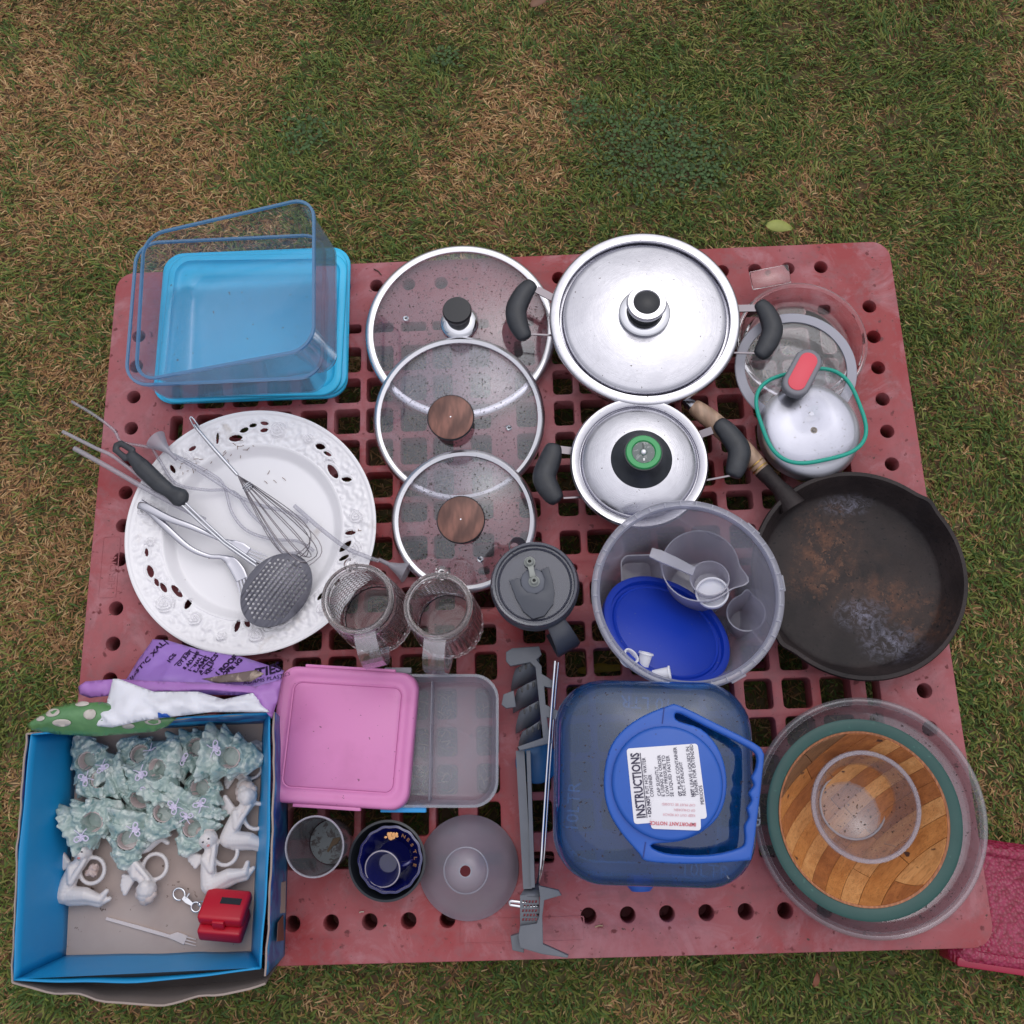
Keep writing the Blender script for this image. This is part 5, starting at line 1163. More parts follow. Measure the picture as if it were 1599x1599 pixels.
    link('wire', xf(tube([W(872, 1034, .070), W(866, 1100, .058), W(857, 1225, .046), W(849, 1340, .030), W(840, 1384, .006)], .0013, 8, smooth_n=5), inv2), M['chrome'], t2)
    link('wire', xf(tube([W(797, 1413, .040), W(822, 1417, .042), W(840, 1415, .042)], .0020, 8), inv2), M['chrome'], t2)
    link('wire', xf(tube([W(797, 1413, .040), W(796, 1409, .041), W(800, 1407, .042), W(822, 1410, .042)], .0020, 8, smooth_n=3), inv2), M['chrome'], t2)
    c_ = W(838, 1190, .008); o = link('plastic_disc', lathe([(0, .006), (.026, .006), (.028, .004), (.028, -.006), (0, -.006)], 48), mat('petrol_blue', (.01, .12, .30), .4), None); o.location = c_; tag(o, 'flat blue plastic disc half hidden behind the grey rack rail', 'disc')
build_rack()

# ------------------------------------------------------------------ lunch box: clear divided tray and pink lid
def build_lunch():
    q = [W(548, 1052, .045), W(778, 1056, .045), W(777, 1258, .045), W(545, 1262, .045)]
    o, R, w, d = quad_frame(q); t = thing('divided_tray', 'clear milky lunch box base with divider, half under the pink lid', 'lunch box', o - Vector((0, 0, .042)), R)
    m = clear('milky_tray', (.92, .92, .95), .28, (.66, .66, .75), .15, .045, .5, dirt=(12, .05))
    hw, hd = w / 2, d / 2; z1 = .042
    S = [(hw * .86, hd * .86, .001, .020), (hw * .90, hd * .90, .004, .026), (hw * .97, hd * .97, z1 - .006, .030), (hw, hd, z1 - .003, .032), (hw, hd, z1, .032), (hw - .003, hd - .003, z1 + .001, .030), (hw - .0045, hd - .0045, z1 - .003, .028), (hw * .955, hd * .95, z1 - .008, .027), (hw * .885, hd * .885, .006, .024), (hw * .84, hd * .84, .003, .018)]
    link('tray_shell', tray(S, 0, 8), m, t)
    link('rim', sharp(fixn(rings([[(x, y, z_) for x, y in rrect(2 * a, 2 * b, rr_, 8)] for a, b, z_, rr_ in ((hw + .001, hd + .001, z1 - .001, .033), (hw + .001, hd + .001, z1 + .002, .033), (hw - .0025, hd - .0025, z1 + .002, .030), (hw - .0025, hd - .0025, z1 - .001, .030))], loop=True)), 40), clear('milky_rim', (.86, .87, .9), .34, (.55, .57, .62), .2, .06, .4), t)
    dx = (o_inv := t.matrix_world.inverted()) @ W(673, 1150, .03)
    link('divider', boxm(dx.x - .0009, dx.x + .0009, -hd * .92, hd * .92, .003, z1 - .008, .0004), m, t)
    a, b = o_inv @ W(618, 1265, .045), o_inv @ W(665, 1265, .045)
    link('latch', boxm(a.x - .02, b.x, a.y - .003, a.y + .006, z1 - .012, z1 - .001, .001), mat('azure_plastic', (.02, .32, .72), .4), t)
    a, b = o_inv @ W(600, 1047, .045), o_inv @ W(642, 1047, .045)
    link('hinge', boxm(a.x, b.x, a.y - .004, a.y + .004, z1 - .008, z1, .001), mat('hinge_grey', (.32, .33, .37), .5), t)
    q = [W(438, 1038, .064), W(656, 1050, .064), W(635, 1268, .064), W(411, 1252, .064)]
    o, R, w, d = quad_frame(q); t = thing('lunch_box_cover', 'square pink plastic lunch box lid with raised panel resting on the clear tray', 'lunch box lid', o, R)
    hw, hd = w / 2, d / 2
    pm = mat('pink_plastic', (.68, .235, .50), .36, layers=((14, .5, .75, (.60, .20, .43), .3),), specks=(160, .73, (.25, .08, .16)), sss=.15, bump=(60, .06))
    S = [(hw - .001, hd - .001, -.016, .022), (hw, hd, -.014, .023), (hw - .001, hd - .001, -.003, .023), (hw - .003, hd - .003, -.0005, .022), (hw - .006, hd - .006, 0, .020), (hw - .010, hd - .010, -.0005, .018), (hw - .0125, hd - .0125, -.0025, .017), (hw - .017, hd - .017, -.0035, .014), (hw - .0195, hd - .0195, -.0022, .012), (hw - .0215, hd - .0215, -.0035, .010), (hw - .0235, hd - .0235, -.0020, .009)]
    link('lid_panel', tray(S, 0, 8), pm, t)
    gl_ = rings([[(x, y, z_) for x, y in rrect(2 * a, 2 * b, rr_, 8)] for a, b, z_, rr_ in ((hw - .0212, hd - .0212, -.0031, .0105), (hw - .0218, hd - .0218, -.0031, .0100))], loop=False)
    link('panel_groove', gl_, mat('groove_pink', (.36, .07, .22), .5), t)
    link('latch', boxm(-.055, .032, -hd - .0035, -hd + .001, -.012, -.003, .0012), pm, t)
    link('latch', xf(boxm(-.0035, .001, -.016, .016, -.012, -.004, .0012), Matrix.Translation((-hw, .0, 0))), pm, t)
    link('hinge', boxm(-.06, .06, hd - .001, hd + .003, -.010, -.004, .0012), pm, t)
build_lunch()

# ------------------------------------------------------------------ tumbler, navy stack, frosted cone
c = W(491, 1322, .100); base = Vector((c.x, c.y, H + .001)); r = .0350
t = thing('tumbler', 'small smoky clear tumbler with grit inside, right of the cardboard box', 'tumbler', base)
link('tumbler_body', shell([(0, .001), (r * .80, .001), (r * .84, .005), (r * .95, .060), (r, .098)], .0014, 72), clear('smoky_plastic', (.68, .64, .67), .15, (.22, .20, .23), .10, .05, .6, dirt=(40, .1)), t)
link('tumbler_lip', lathe([(r - .0012, .098), (r - .0006, .0995), (r + .0010, .0995), (r + .0012, .097)], 72, loop=True), M['cupedge'], t)
link('tumbler_floor', lathe([(0, .0045), (r * .78, .0045), (r * .78, .0030), (0, .0030)], 48), mat('frosted_floor', (.20, .24, .25), .5, layers=((120, .52, .62, (.07, .06, .06), .5),), specks=(300, .66, (.05, .04, .04))), t)
link('residue', xf(blade_path([(-.004, -.012, .0055), (.001, -.004, .0060), (.006, .001, .0060), (.012, .005, .0055)], [.0015, .002, .0045, .001], .001), Matrix.Identity(4)), mat('residue', (.17, .12, .07), .7), t)
c = W(604, 1344, .048); base = Vector((c.x, c.y, H + .001)); r = .0490
M['navy'] = mat('navy_glaze', (.006, .008, .10), .10, coat=1.0, spec=.7)
t = thing('black_bowl', 'small black bowl under the navy blue saucer and cup', 'bowl', base)
link('bowl_body', shell([(0, .0), (.026, .0), (.030, .003), (r * .92, .030), (r, .046)], .003, 72), mat('charcoal_ceramic', (.018, .022, .030), .32), t)
c2 = W(609, 1342, .052); base2 = Vector((c2.x, c2.y, H + .012))
t = thing('saucer', 'navy blue glazed saucer with wavy pale rim and gold crest', 'saucer', base2)
rsu = .0405; wv = lambda a, rr_, z_: 1 + (.014 * cos(14 * a) if rr_ > .03 else 0)
link('saucer_body', shell([(0, .002), (.020, .002), (.024, .005), (rsu * .86, .026), (rsu, .040)], .0028, 112, wv), M['navy'], t)
link('saucer_lip', lathe([(rsu - .0030, .0402), (rsu - .0024, .0410), (rsu - .0016, .0404)], 112, loop=True, wob=wv), mat('worn_lip', (.42, .38, .40), .35), t)
gold = mat('gold_print', (.66, .34, .14), .32, .6)
for k, s in enumerate('NESTLE'):
    a = radians(64 - k * 15); rr_ = .0295; text(s, Matrix.Translation((rr_ * cos(a), rr_ * sin(a), .0335)) @ Matrix.Rotation(a - pi / 2, 4, 'Z') @ Matrix.Rotation(radians(40), 4, 'X'), .0075, gold, t, .0002, 'lettering', bold=.0002)
cr_ = [(rr_ * cos(radians(a)), rr_ * sin(radians(a)), .0345 + dz) for rr_, a, dz in ((.028, 74, 0), (.0295, 84, 0), (.029, 94, 0), (.027, 104, 0), (.0265, 82, -.001), (.0255, 92, -.001), (.031, 90, .001), (.0300, 76, .001))]
link('gold_crest', join([xf(plate(circle(.0022 + .0008 * (k % 3), 5 + k % 3, 0, 0, .7), [], .0006, .0001, 0), Matrix.Translation(p) @ Matrix.Rotation(k * 1.1, 4, 'Z')) for k, p in enumerate(cr_)]), gold, t)
c3 = W(601, 1350, .052); b3 = Vector((c3.x, c3.y, H + .022))
t = thing('cup', 'tiny navy blue cup sitting in the navy saucer, handle to the right', 'cup', b3, Matrix.Rotation(radians(10), 3, 'X') @ Matrix.Rotation(radians(-6), 3, 'Y'))
link('cup_body', shell([(0, .0), (.012, .0), (.015, .003), (.021, .018), (.0232, .030)], .0024, 64, None), M['navy'], t)
link('cup_lip', lathe([(.0212, .0300), (.0218, .0308), (.0226, .0304)], 64, loop=True), bpy.data.materials['worn_lip'], t)
link('handle', tube([(.021, .002, .024), (.030, .005, .027), (.035, .008, .022), (.031, .004, .012), (.019, .001, .008)], .0022, 10, smooth_n=5), M['navy'], t)
c = W(732, 1354, 0); base = Vector((c.x, c.y, H + .001)); r = .0625
t = thing('frosted_cone', 'frosted plastic cone shade with a small round hole in the top', 'cone cover', base)
link('cone_body', shell([(r * 1.02, .0), (r, .004), (r * .80, .020), (.0290, .040), (.0270, .046), (.014, .054), (.0085, .055), (.0078, .055)], -.0014, 96), clear('frosted_plastic', (.86, .86, .9), .40, (.60, .56, .64), .3, .05, .3, dirt=(20, .05)), t)
link('hole_rim', xf(lathe([(.0068, .0), (.0066, .0022), (.0084, .0022), (.0092, 0)], 36, loop=True), Matrix.Translation((0, 0, .0545))), M['cupedge'], t)
link('base_rim', lathe([(r * 1.0, .0), (r * 1.0, .002), (r * 1.025, .002), (r * 1.03, 0)], 96, loop=True), M['cupedge'], t)
link('shoulder_ring', lathe([(.0262, .0470), (.0268, .0482), (.0282, .0476), (.0284, .046)], 72, loop=True), M['cupedge'], t)

# ------------------------------------------------------------------ cardboard box
def build_box():
    hz = .112
    R_ = [W(49, 1147, hz), W(421, 1113, hz), W(407, 1512, hz), W(22, 1530, hz)]           # inner rim
    Fl = [W(122, 1143, .004), W(412, 1128, .004), W(393, 1486, .004), W(103, 1492, .004)]
    Fl = [Vector((f.x, f.y, H + .004)) for f in Fl]
    base = sum(Fl, Vector()) / 4; base.z = H; t = thing('cardboard_box', 'blue lined open cardboard box with torn edges holding ceramic napkin rings', 'box', base); inv = Matrix.Translation(-base)
    blue = mat('blue_card', (.008, .26, .56), .42, layers=((6, .5, .7, (.008, .30, .62), .2),), bump=(30, .06)); kraft = mat('box_floor_card', (.46, .37, .335), .85, layers=((9, .45, .7, (.40, .31, .28), .3), (95, .66, .70, (.14, .10, .08), .2), (34, .67, .72, (.22, .16, .14), 1.0)), bump=(80, .1)); kraft2 = mat('shaded_card', (.12, .095, .085), .9, bump=(40, .4)); raw = mat('raw_card', (.36, .29, .26), .9, bump=(60, .3))  # front card is darkened to carry the shade of the torn gap
    outm, n, l = _new('printed_card'); b = n['Principled BSDF']; t1 = _noise(n, l, 16, 5, .6, .6); t2 = _noise(n, l, 40, 5, .6, .3)
    c_ = _mixc(n, l, _ramp(n, l, t1.outputs['Fac'], .42, .58), (.012, .05, .22), (.035, .20, .42)); c_ = _mixc(n, l, _ramp(n, l, t2.outputs['Fac'], .60, .66), c_, (.12, .10, .30)); l.new(c_, b.inputs['Base Color']); b.inputs['Roughness'].default_value = .45
    link('box_floor', xf(thick(Fl, .003), inv), kraft, t, False)
    names = ('back_wall', 'right_wall', 'front_wall', 'left_wall')
    for i in range(4):
        j = (i + 1) % 4; A, B, C, D = R_[i], R_[j], Fl[j], Fl[i]
        nu, nv = 24, 8; V, Fc = [], []
        mid = (A + B + C + D) / 4; nrm = (B - A).cross(D - A).normalized()
        if nrm.dot(base + Vector((0, 0, .2)) - mid) < 0: nrm = -nrm
        for a in range(nu + 1):
            for q in range(nv + 1):
                u, v_ = a / nu, q / nv; p = A.lerp(B, u).lerp(D.lerp(C, u), v_); bow = (.004 if i != 2 else .008) * sin(pi * u) * (1 - v_) + .0015 * noise.noise(Vector((u * 5 + i * 9, v_ * 4, 1)))
                V.append(p - nrm * bow)
        for a in range(nu):
            for q in range(nv): k = a * (nv + 1) + q; Fc.append((k, k + 1, k + nv + 2, k + nv + 1))
        me = pymesh('w', V, Fc); o = bpy.data.objects.new('s', me); COL.objects.link(o); s = o.modifiers.new('s', 'SOLIDIFY'); s.thickness = .0018; s.offset = 0; me = evalmesh(o)
        link(names[i], xf(me, inv), blue, t)
    # outer printed sleeve, a little wider, with raw cardboard edge
    OR = [W(42, 1146, hz - .004), W(428, 1112, hz - .004), W(414, 1524, hz - .006), W(20, 1534, hz - .006)]
    OB = [Vector((p.x, p.y, H + .002)) for p in (W(66, 1150, .002), W(446, 1128, .002), W(443, 1492, .002), W(60, 1500, .002))]
    for i in range(4):
        j = (i + 1) % 4; A, B, C, D = OR[i], OR[j], OB[j], OB[i]; nu, nv = 30, 8; V, Fc = [], []
        out_ = ((A + B) / 2 - base); out_.z = 0; out_.normalize()
        for a in range(nu + 1):
            for q in range(nv + 1):
                u, v_ = a / nu, q / nv; p = A.lerp(B, u).lerp(D.lerp(C, u), v_)
                bow = (.026 * sin(pi * min(1, u * .9 + .1)) ** 1.0 * (1 - v_) ** 1.5 * (1 + .35 * noise.noise(Vector((u * 6, 3, 1)))) if i == 2 else .003 * sin(pi * u)) + .0022 * noise.noise(Vector((u * 9 + i * 7, v_ * 3, 4))) * (1 - v_)
                V.append(p + out_ * bow + Vector((0, 0, .003 * noise.noise(Vector((u * 14, i, 7))) if q == 0 else 0)))
        for a in range(nu):
            for q in range(nv): k = a * (nv + 1) + q; Fc.append((k, k + 1, k + nv + 2, k + nv + 1))
        me = pymesh('w', V, Fc); o = bpy.data.objects.new('s', me); COL.objects.link(o); s = o.modifiers.new('s', 'SOLIDIFY'); s.thickness = .0026; s.offset = 0; s.material_offset_rim = 1; me2 = evalmesh(o)
        ob = link('printed_side', xf(me2, inv), outm if i != 2 else kraft2, t); me2.materials.append(raw)
        top = [V[a * (nv + 1)] + Vector((0, 0, .0006)) for a in range(nu + 1)]
        link('torn_edge', xf(tube(top, .0013, 6), inv), raw, ob)
        if i == 2:
            # torn front flap, inner layer; shade of the open gap put into its colour
            V2 = []; 
            for a in range(nu + 1):
                u = a / nu
                for q in range(5):
                    v_ = q / 4; p = R_[i].lerp(R_[j], u) + Vector((0, 0, -.004)); o2 = V[a * (nv + 1)] + Vector((0, 0, -.012 - .016 * sin(pi * u) * 1.0)); V2.append(p.lerp(o2, v_) + Vector((0, 0, -.012 * sin(pi * v_))))
            F2 = [(a * 5 + q, a * 5 + q + 1, a * 5 + q + 6, a * 5 + q + 5) for a in range(nu) for q in range(4)]
            link('torn_flap', xf(pymesh('f', V2, F2), inv), mat('gap_shade_card', (.045, .036, .034), .9), ob)
    # patches on the right side
    for (p4, mm) in (([(420, 1382), (444, 1376), (443, 1425), (419, 1428)], raw), ([(432, 1440), (440, 1428), (441, 1468), (430, 1470)], mat('brown_print', (.16, .07, .05), .6))):
        hs = [.085, .02, .02, .085]; P = [W(px, py, hh_) for (px, py), hh_ in zip(p4, hs)]
        P = [p + Vector((.0022, 0, .0015)) for p in P]
        link('side_patch', xf(thick(P, .0006), inv), mm, t, False)
def thick(P, th):
    n = (P[1] - P[0]).cross(P[3] - P[0]).normalized() * th / 2
    v = [p + n for p in P] + [p - n for p in P]; return fixn(pymesh('t', v, [(0, 1, 2, 3), (7, 6, 5, 4), (0, 4, 5, 1), (1, 5, 6, 2), (2, 6, 7, 3), (3, 7, 4, 0)]))
build_box()

# ------------------------------------------------------------------ ceramic napkin rings
M['celadon'] = mat('celadon_glaze', (.33, .43, .40), .13, layers=((45, .48, .64, (.56, .61, .58), .4), (70, .54, .66, (.16, .28, .27), .5)), coat=.8, bump=(130, .6))  # dark noise layer stands in for shade in the creases
M['bisque'] = mat('bisque', (.70, .56, .56), .6)
M['ribbon'] = mat('lilac_ribbon', (.66, .60, .76), .45)
def tree_ring(seed):
    """fir-tree shaped ceramic ring lying on its side: pleated tiers round a cone, with a round opening through the top"""
    rs = []; NX, NA = 78, 120; x0, x1 = -.036, .042; T = 4.0
    for i in range(NX + 1):
        x = x0 + (x1 - x0) * i / NX; u = (x - x0) / (x1 - x0); ph = (u * T) % 1.0 if u < 1 else 1.0; tier = int(u * T)
        env = .0300 * (1 - u ** 1.9) ** .8 + .0055; ring = []
        for k in range(NA):
            a = 2 * pi * k / NA; n_ = 17 - 2 * tier
            fl = (.5 - .5 * cos(2 * pi * min(1, (ph + .28) % 1.0))); r_ = env * (.80 + .22 * fl) * (1 + .060 * fl * sin(n_ * a + tier * 1.7 + seed) + .05 * fl * sin(5 * a + seed * 2 + tier) + .05 * sin(3 * a + seed))
            xx = x - .0035 * fl * (1 + .35 * sin(n_ * a + tier * 1.7 + seed)) * (.4 + .6 * (r_ / .03))
            y, z_ = r_ * cos(a), r_ * sin(a) * .60
            if z_ < -.008: z_ = -.008 - (z_ + .008) * -.2
            y += .0008 * noise.noise(Vector((xx * 200, y * 200, z_ * 200 + seed))); z_ += .0034 * noise.noise(Vector((xx * 170, y * 170, seed * 3.0)))
            d = hypot(xx - .001, y)
            if z_ > 0 and d < .0125: z_ = -.003
            elif z_ > 0 and d < .0165: z_ = max(z_, .010) + .0012
            ring.append((xx, y, z_ + .010))
        rs.append(ring)
    me = rings(rs, cap0=True, cap1=True); return sharp(fixn(me), 75)
tree_meshes = [tree_ring(k) for k in range(3)]
hole_in = lathe([(.0128, .0072), (.0134, .0205), (.0120, .0212), (.0112, .0072)], 36, loop=True)
def ribbon_mesh(seed):
    rnd = random.Random(seed); ms = []
    for k in range(5):
        a = 2 * pi * k / 5 + seed; ms.append(xf(plate(circle(.0034, 10, .0042, 0, .75), [], .0012, .0004, 0), Matrix.Rotation(a, 4, 'Z') @ Matrix.Rotation(-.35, 4, 'Y')))
    for s in (1, -1):
        ms.append(tube([(0, 0, .001), (.008 * s, .006, .004), (.013 * s, .002, .003), (.007 * s, -.003, .002), (0, 0, .001)], .0012, 6, smooth_n=4))
        ms.append(tube([(0, 0, .001), (.004 * s, -.008, .001), (.011 * s, -.014, .000)], .0009, 6, smooth_n=4))
    return join(ms)
rib_meshes = [ribbon_mesh(k) for k in range(2)]
spots = [ # px, py, height, direction degrees (apex), tilt x, tilt y, size, label
    (148, 1183, .012, 120, 20, 0, 1.00, 'green ceramic tree ring in the top left corner of the box under the green pouch'),
    (223, 1181, .010, 150, -10, 15, .95, 'darker green tree ring with pale bow, left of the steepest one in the box'),
    (262, 1196, .026, 60, 15, -18, 1.08, 'green ceramic tree ring stacked highest, standing steeply over its neighbours'),
    (312, 1168, .012, 20, 0, 8, .92, 'green tree ring at the top of the box just left of the right corner one'),
    (365, 1180, .024, -10, 10, 6, 1.10, 'green ceramic tree ring in the top right corner with spiky leaves'),
    (166, 1220, .016, 200, -12, 0, .95, 'rounded green ceramic tree ring with a ribbon on its left, second row'),
    (228, 1240, .012, 250, 25, 0, .98, 'shadowed green tree ring half buried in the middle of the pile'),
    (155, 1276, .018, 25, 20, 5, 1.05, 'green ceramic tree ring against the left wall above the cherub faces'),
    (262, 1270, .022, 240, -8, 10, 1.02, 'green ceramic tree ring at the middle, hole facing up and bow above it'),
    (322, 1230, .010, 80, 0, -5, 1.00, 'flat green ceramic tree ring beside the right cherub'),
    (206, 1308, .018, 260, 5, 12, 1.02, 'lowest green ceramic tree ring with white looped ribbon between the cherubs'),
    (308, 1296, .014, 250, -15, 0, .95, 'green ceramic tree ring just above the cherub with the empty ring at right')]
for k, (px, py, hz, an, tx, ty, sz, lab) in enumerate(spots):
    Rr = Matrix.Rotation(radians(tx * .7), 3, 'X') @ Matrix.Rotation(radians(ty * .7), 3, 'Y') @ Matrix.Rotation(radians(an), 3, 'Z') @ Matrix.Diagonal((sz * .92, sz * .98, sz))
    t = thing('tree_napkin_ring', lab, 'napkin ring', W(px, py, hz + .004), Rr, 'green ceramic tree napkin rings in the box')
    link('tree_body', tree_meshes[k % 3], None, t); tree_meshes[k % 3].materials.clear(); tree_meshes[k % 3].materials.append(M['celadon'])
    link('ring_lining', hole_in, None, t); hole_in.materials.clear(); hole_in.materials.append(M['bisque'])
    rb_ = link('ribbon', rib_meshes[k % 2], None, t); rib_meshes[k % 2].materials.clear(); rib_meshes[k % 2].materials.append(M['ribbon'])
    rb_.location = (-.020 + .004 * (k % 3), .010 * (-1) ** k, .0315); rb_.rotation_euler = (0, 0, k * 1.3); rb_.scale = (.72, .72, .72)

M['porcelain'] = mat('porcelain', (.66, .62, .62), .30, sss=.12, layers=((25, .55, .8, (.58, .52, .51), .2),), coat=.25)
def cherub():
    """seated cherub holding a ring: ring centre at origin, head up-left (-x,+y), legs to the right"""
    P = []
    R0 = .0150
    for k in range(28):
        a = 2 * pi * k / 28; P.append(((R0 * cos(a), R0 * sin(a), .010), .0029))
    # torso behind the ring, hips lower-left, legs along the bottom to the right
    P += [((-.021, .004, .012), .0088, (-.028, -.014, .011), .0105), ((-.028, -.014, .011), .0105, (-.031, -.026, .010), .0125),
          ((-.030, -.027, .010), .0115, (-.006, -.027, .012), .0088), ((-.006, -.027, .012), .0086, (.012, -.033, .010), .0056), ((.012, -.033, .010), .0050, (.020, -.024, .011), .0032),
          ((-.024, -.031, .008), .0100, (-.002, -.033, .008), .0072), ((-.002, -.033, .008), .0070, (.010, -.038, .007), .0050), ((.010, -.038, .007), .0046, (.023, -.033, .008), .0030)]
    P += [((-.018, .008, .013), .0062, (-.014, .015, .014), .0060), ((-.0115, .0240, .0150), .0125), ((-.0105, .0205, .0200), .0082), ((-.014, .0290, .014), .0105)]
    P += [((-.024, .004, .017), .0050, (-.021, -.012, .020), .0043), ((-.021, -.012, .020), .0043, (-.010, .006, .020), .0032), ((-.010, .006, .020), .0032, (-.0065, .013, .019), .0030),
          ((-.014, .004, .009), .0042, (-.005, .014, .013), .0030)]
    for s in range(5):
        q = s / 4; P.append(((-.029, .008, .010), .0036, (-.043 + .006 * abs(q - .4), .018 - .020 * q + .004, .010), .0034))
    me = blob(P, .00095, 5); me.materials.append(M['porcelain']); return me
che = cherub()
eye = lathe([(0, .0006), (.0009, .0004), (.0013, 0), (0, -.0004)], 10); eye.materials.append(mat('painted_eye', (.10, .09, .10), .4))
lip = lathe([(0, .0006), (.0010, .0004), (.0014, 0), (0, -.0004)], 10); lip.materials.append(mat('painted_lip', (.55, .22, .22), .4))
nose = lathe([(0, .0012), (.0008, .0008), (.0011, 0), (0, -.0004)], 10); nose.materials.append(M['porcelain'])
hairp = blob([((-.0160, .0350, .0130), .0078), ((-.0220, .0280, .0130), .0060), ((-.0100, .0350, .0160), .0066), ((-.0040, .0320, .0160), .0048), ((-.0225, .0210, .0120), .0040)], .0010, 3)
hm = mat('porcelain_hair', (.52, .44, .42), .4); hairp.materials.append(hm)
def place_cherub(px, py, h, an, sz, label, flip=1, face=True, extra=False, tx=0, ty=0, back=False):
    Rr = Matrix.Rotation(radians(tx), 3, 'X') @ Matrix.Rotation(radians(ty), 3, 'Y') @ Matrix.Rotation(radians(an), 3, 'Z') @ Matrix.Diagonal((sz, sz * flip, sz))
    t = thing('cherub_napkin_ring', label, 'napkin ring', W(px, py, h), Rr, 'white porcelain cherub napkin rings in the box')
    link('cherub_body', che, None, t); h_ = link('hair', hairp, None, t)
    if face:
        for (x, y, z_) in ((-.0148, .0222, .0277), (-.0070, .0227, .0277)):
            e = link('eye', eye, None, t); e.location = (x, y, z_); e.scale = (1.1, .8, 1)
        e = link('mouth', lip, None, t); e.location = (-.0105, .0155, .0270); e.scale = (1.5, 1, 1)
        e = link('nose', nose, None, t); e.location = (-.0105, .0192, .0281)
    if extra:
        w_ = blob([((-.004, -.003, .012), .004, (.004, .003, .012), .005), ((0, .004, .012), .004, (.003, -.003, .012), .005)], .001, 1)
        for v in w_.vertices: v.co += v.normal * noise.noise(v.co * 400) * .0015
        nt = link('walnut', w_, mat('walnut_shell', (.58, .46, .43), .6, var=(90, (.36, .24, .2), .8)), None); nt.matrix_world = t.matrix_world @ Matrix.Identity(4); tag(nt, 'crumpled pale nut lying inside the ring of the left cherub', 'nut')
    return t
place_cherub(150, 1358, .010, 0, 1.06, 'left porcelain cherub facing up with a wing and a nut in its ring', 1, True, True)
place_cherub(247, 1352, .010, 12, 1.04, 'upside down porcelain cherub in the middle, head toward the front of the box', -1, False)
place_cherub(356, 1330, .014, 26, 1.04, 'porcelain cherub with face turned up, its ring empty, above the red case', 1, True)
place_cherub(404, 1274, .012, -2, 1.06, 'porcelain cherub pressed against the right wall, ring half hidden', 1, False)
place_cherub(396, 1200, .004, 8, .85, 'porcelain figure lying partly under the green rings by the right wall', -1, False)
# small items
base = W(353, 1436, .030)
t = thing('red_case', 'little red plastic case with hinged lid and black slot in the box', 'case', base, Matrix.Rotation(radians(-6), 3, 'Z') @ Matrix.Rotation(radians(-42), 3, 'X') @ Matrix.Diagonal((.92, .88, .9)))
rm = mat('crimson_plastic', (.46, .006, .022), .34)
link('case_body', boxm(-.030, .030, -.030, .016, -.010, .012, .004, 3), rm, t); link('case_lid', boxm(-.031, .031, -.020, .030, .012, .030, .005, 3), rm, t)
link('latch', boxm(-.009, .007, -.0245, -.019, .006, .026, .0015), rm, t); link('slot', boxm(-.006, .022, .004, .014, .0298, .0306), M['knobblack'], t)
link('key_ring', tube([(-.036 + .005 * cos(a), .012 + .004 * sin(a), .014) for a in [2 * pi * k / 16 for k in range(16)]], .0009, 6, closed=True), M['chrome'], t)
cl = W(290, 1403, .010); t = thing('swivel_clasp', 'small chrome swivel clasp lying left of the red case', 'clasp', cl, radians(-35))
link('hook', tube([(-.010 + .008 * cos(a), .007 * sin(a), .002) for a in [2 * pi * k / 18 + .4 for k in range(16)]], .0014, 8), M['chrome'], t)
link('clasp_stem', blade_path([(-.003, 0, .002), (.004, 0, .003), (.012, 0, .002)], [.0028, .0034, .0022], .003), M['chrome'], t)
link('thumb_lever', tube([(.001, .001, .003), (.001, .009, .004)], .0013, 6), M['chrome'], t)
link('swivel_ring', tube([(.018 + .0062 * cos(a), .0058 * sin(a), .002) for a in [2 * pi * k / 18 for k in range(18)]], .0014, 8, closed=True), M['chrome'], t)
t = thing('plastic_fork', 'tiny pale plastic fork lying on the box floor in front', 'fork', W(235, 1455, .006)); inv = t.matrix_world.inverted()
pf = mat('pale_plastic', (.66, .58, .57), .4, sss=.2)
link('fork_shaft', xf(blade_path([W(166, 1434, .007), W(220, 1449, .007), W(265, 1462, .007), W(276, 1462, .007), W(290, 1468, .007)], [.0020, .0024, .0022, .0056, .0060], .0018), inv), pf, t)
for k in range(3):
    a, b = W(288, 1463 + 5 * k - 1, .007), W(306, 1467 + 5 * k, .007); link('tine', xf(blade_path([a, b], [.0010, .0005], .0012), inv), pf, t)

# ------------------------------------------------------------------ bags and pouch at the back of the box
def film(name, col, rough, bump, **k): return mat(name, col, rough, bump=bump, sss=.1, **k)
pur = film('purple_film', (.30, .16, .52), .34, (70, .35), var=(12, (.33, .18, .55), .5)); pink2 = film('lilac_film', (.38, .17, .50), .36, (50, .3))
pt_ = thing('purple_bag', 'crumpled purple plastic bag printed with black words behind the box', 'plastic bag', W(300, 1060, .05)); inv = pt_.matrix_world.inverted()
def part_sheet(name, outline, m, parent, **k):
    inv_ = parent.matrix_world.inverted(); o, zf = sheet(name, [W(*p) for p in outline], m, None, **k); o.data.transform(inv_); o.parent = parent; return o, zf
bo, zf1 = part_sheet('bag_panel', [(238, 998, .050), (262, 1000, .058), (310, 1014, .064), (380, 1026, .064), (444, 1047, .072), (432, 1072, .085), (380, 1086, .092), (290, 1084, .092), (190, 1076, .080), (196, 1062, .064), (214, 1034, .050)], pur, pt_, amp=.007, folds=.004, seed=3, pillow=.008, nscale=40)
bo, zf2 = part_sheet('bag_fold', [(122, 1072, .100), (134, 1064, .104), (180, 1060, .108), (250, 1064, .110), (330, 1066, .112), (400, 1072, .114), (440, 1060, .108), (434, 1092, .116), (424, 1122, .118), (416, 1112, .122), (395, 1082, .122), (330, 1078, .120), (250, 1080, .116), (190, 1084, .112), (140, 1090, .104), (124, 1084, .100)], pink2, pt_, amp=.005, folds=.005, seed=8, pillow=.006, fdir=(.1, 1), step=.005)
bk = mat('bag_ink', (.035, .01, .07), .5); 
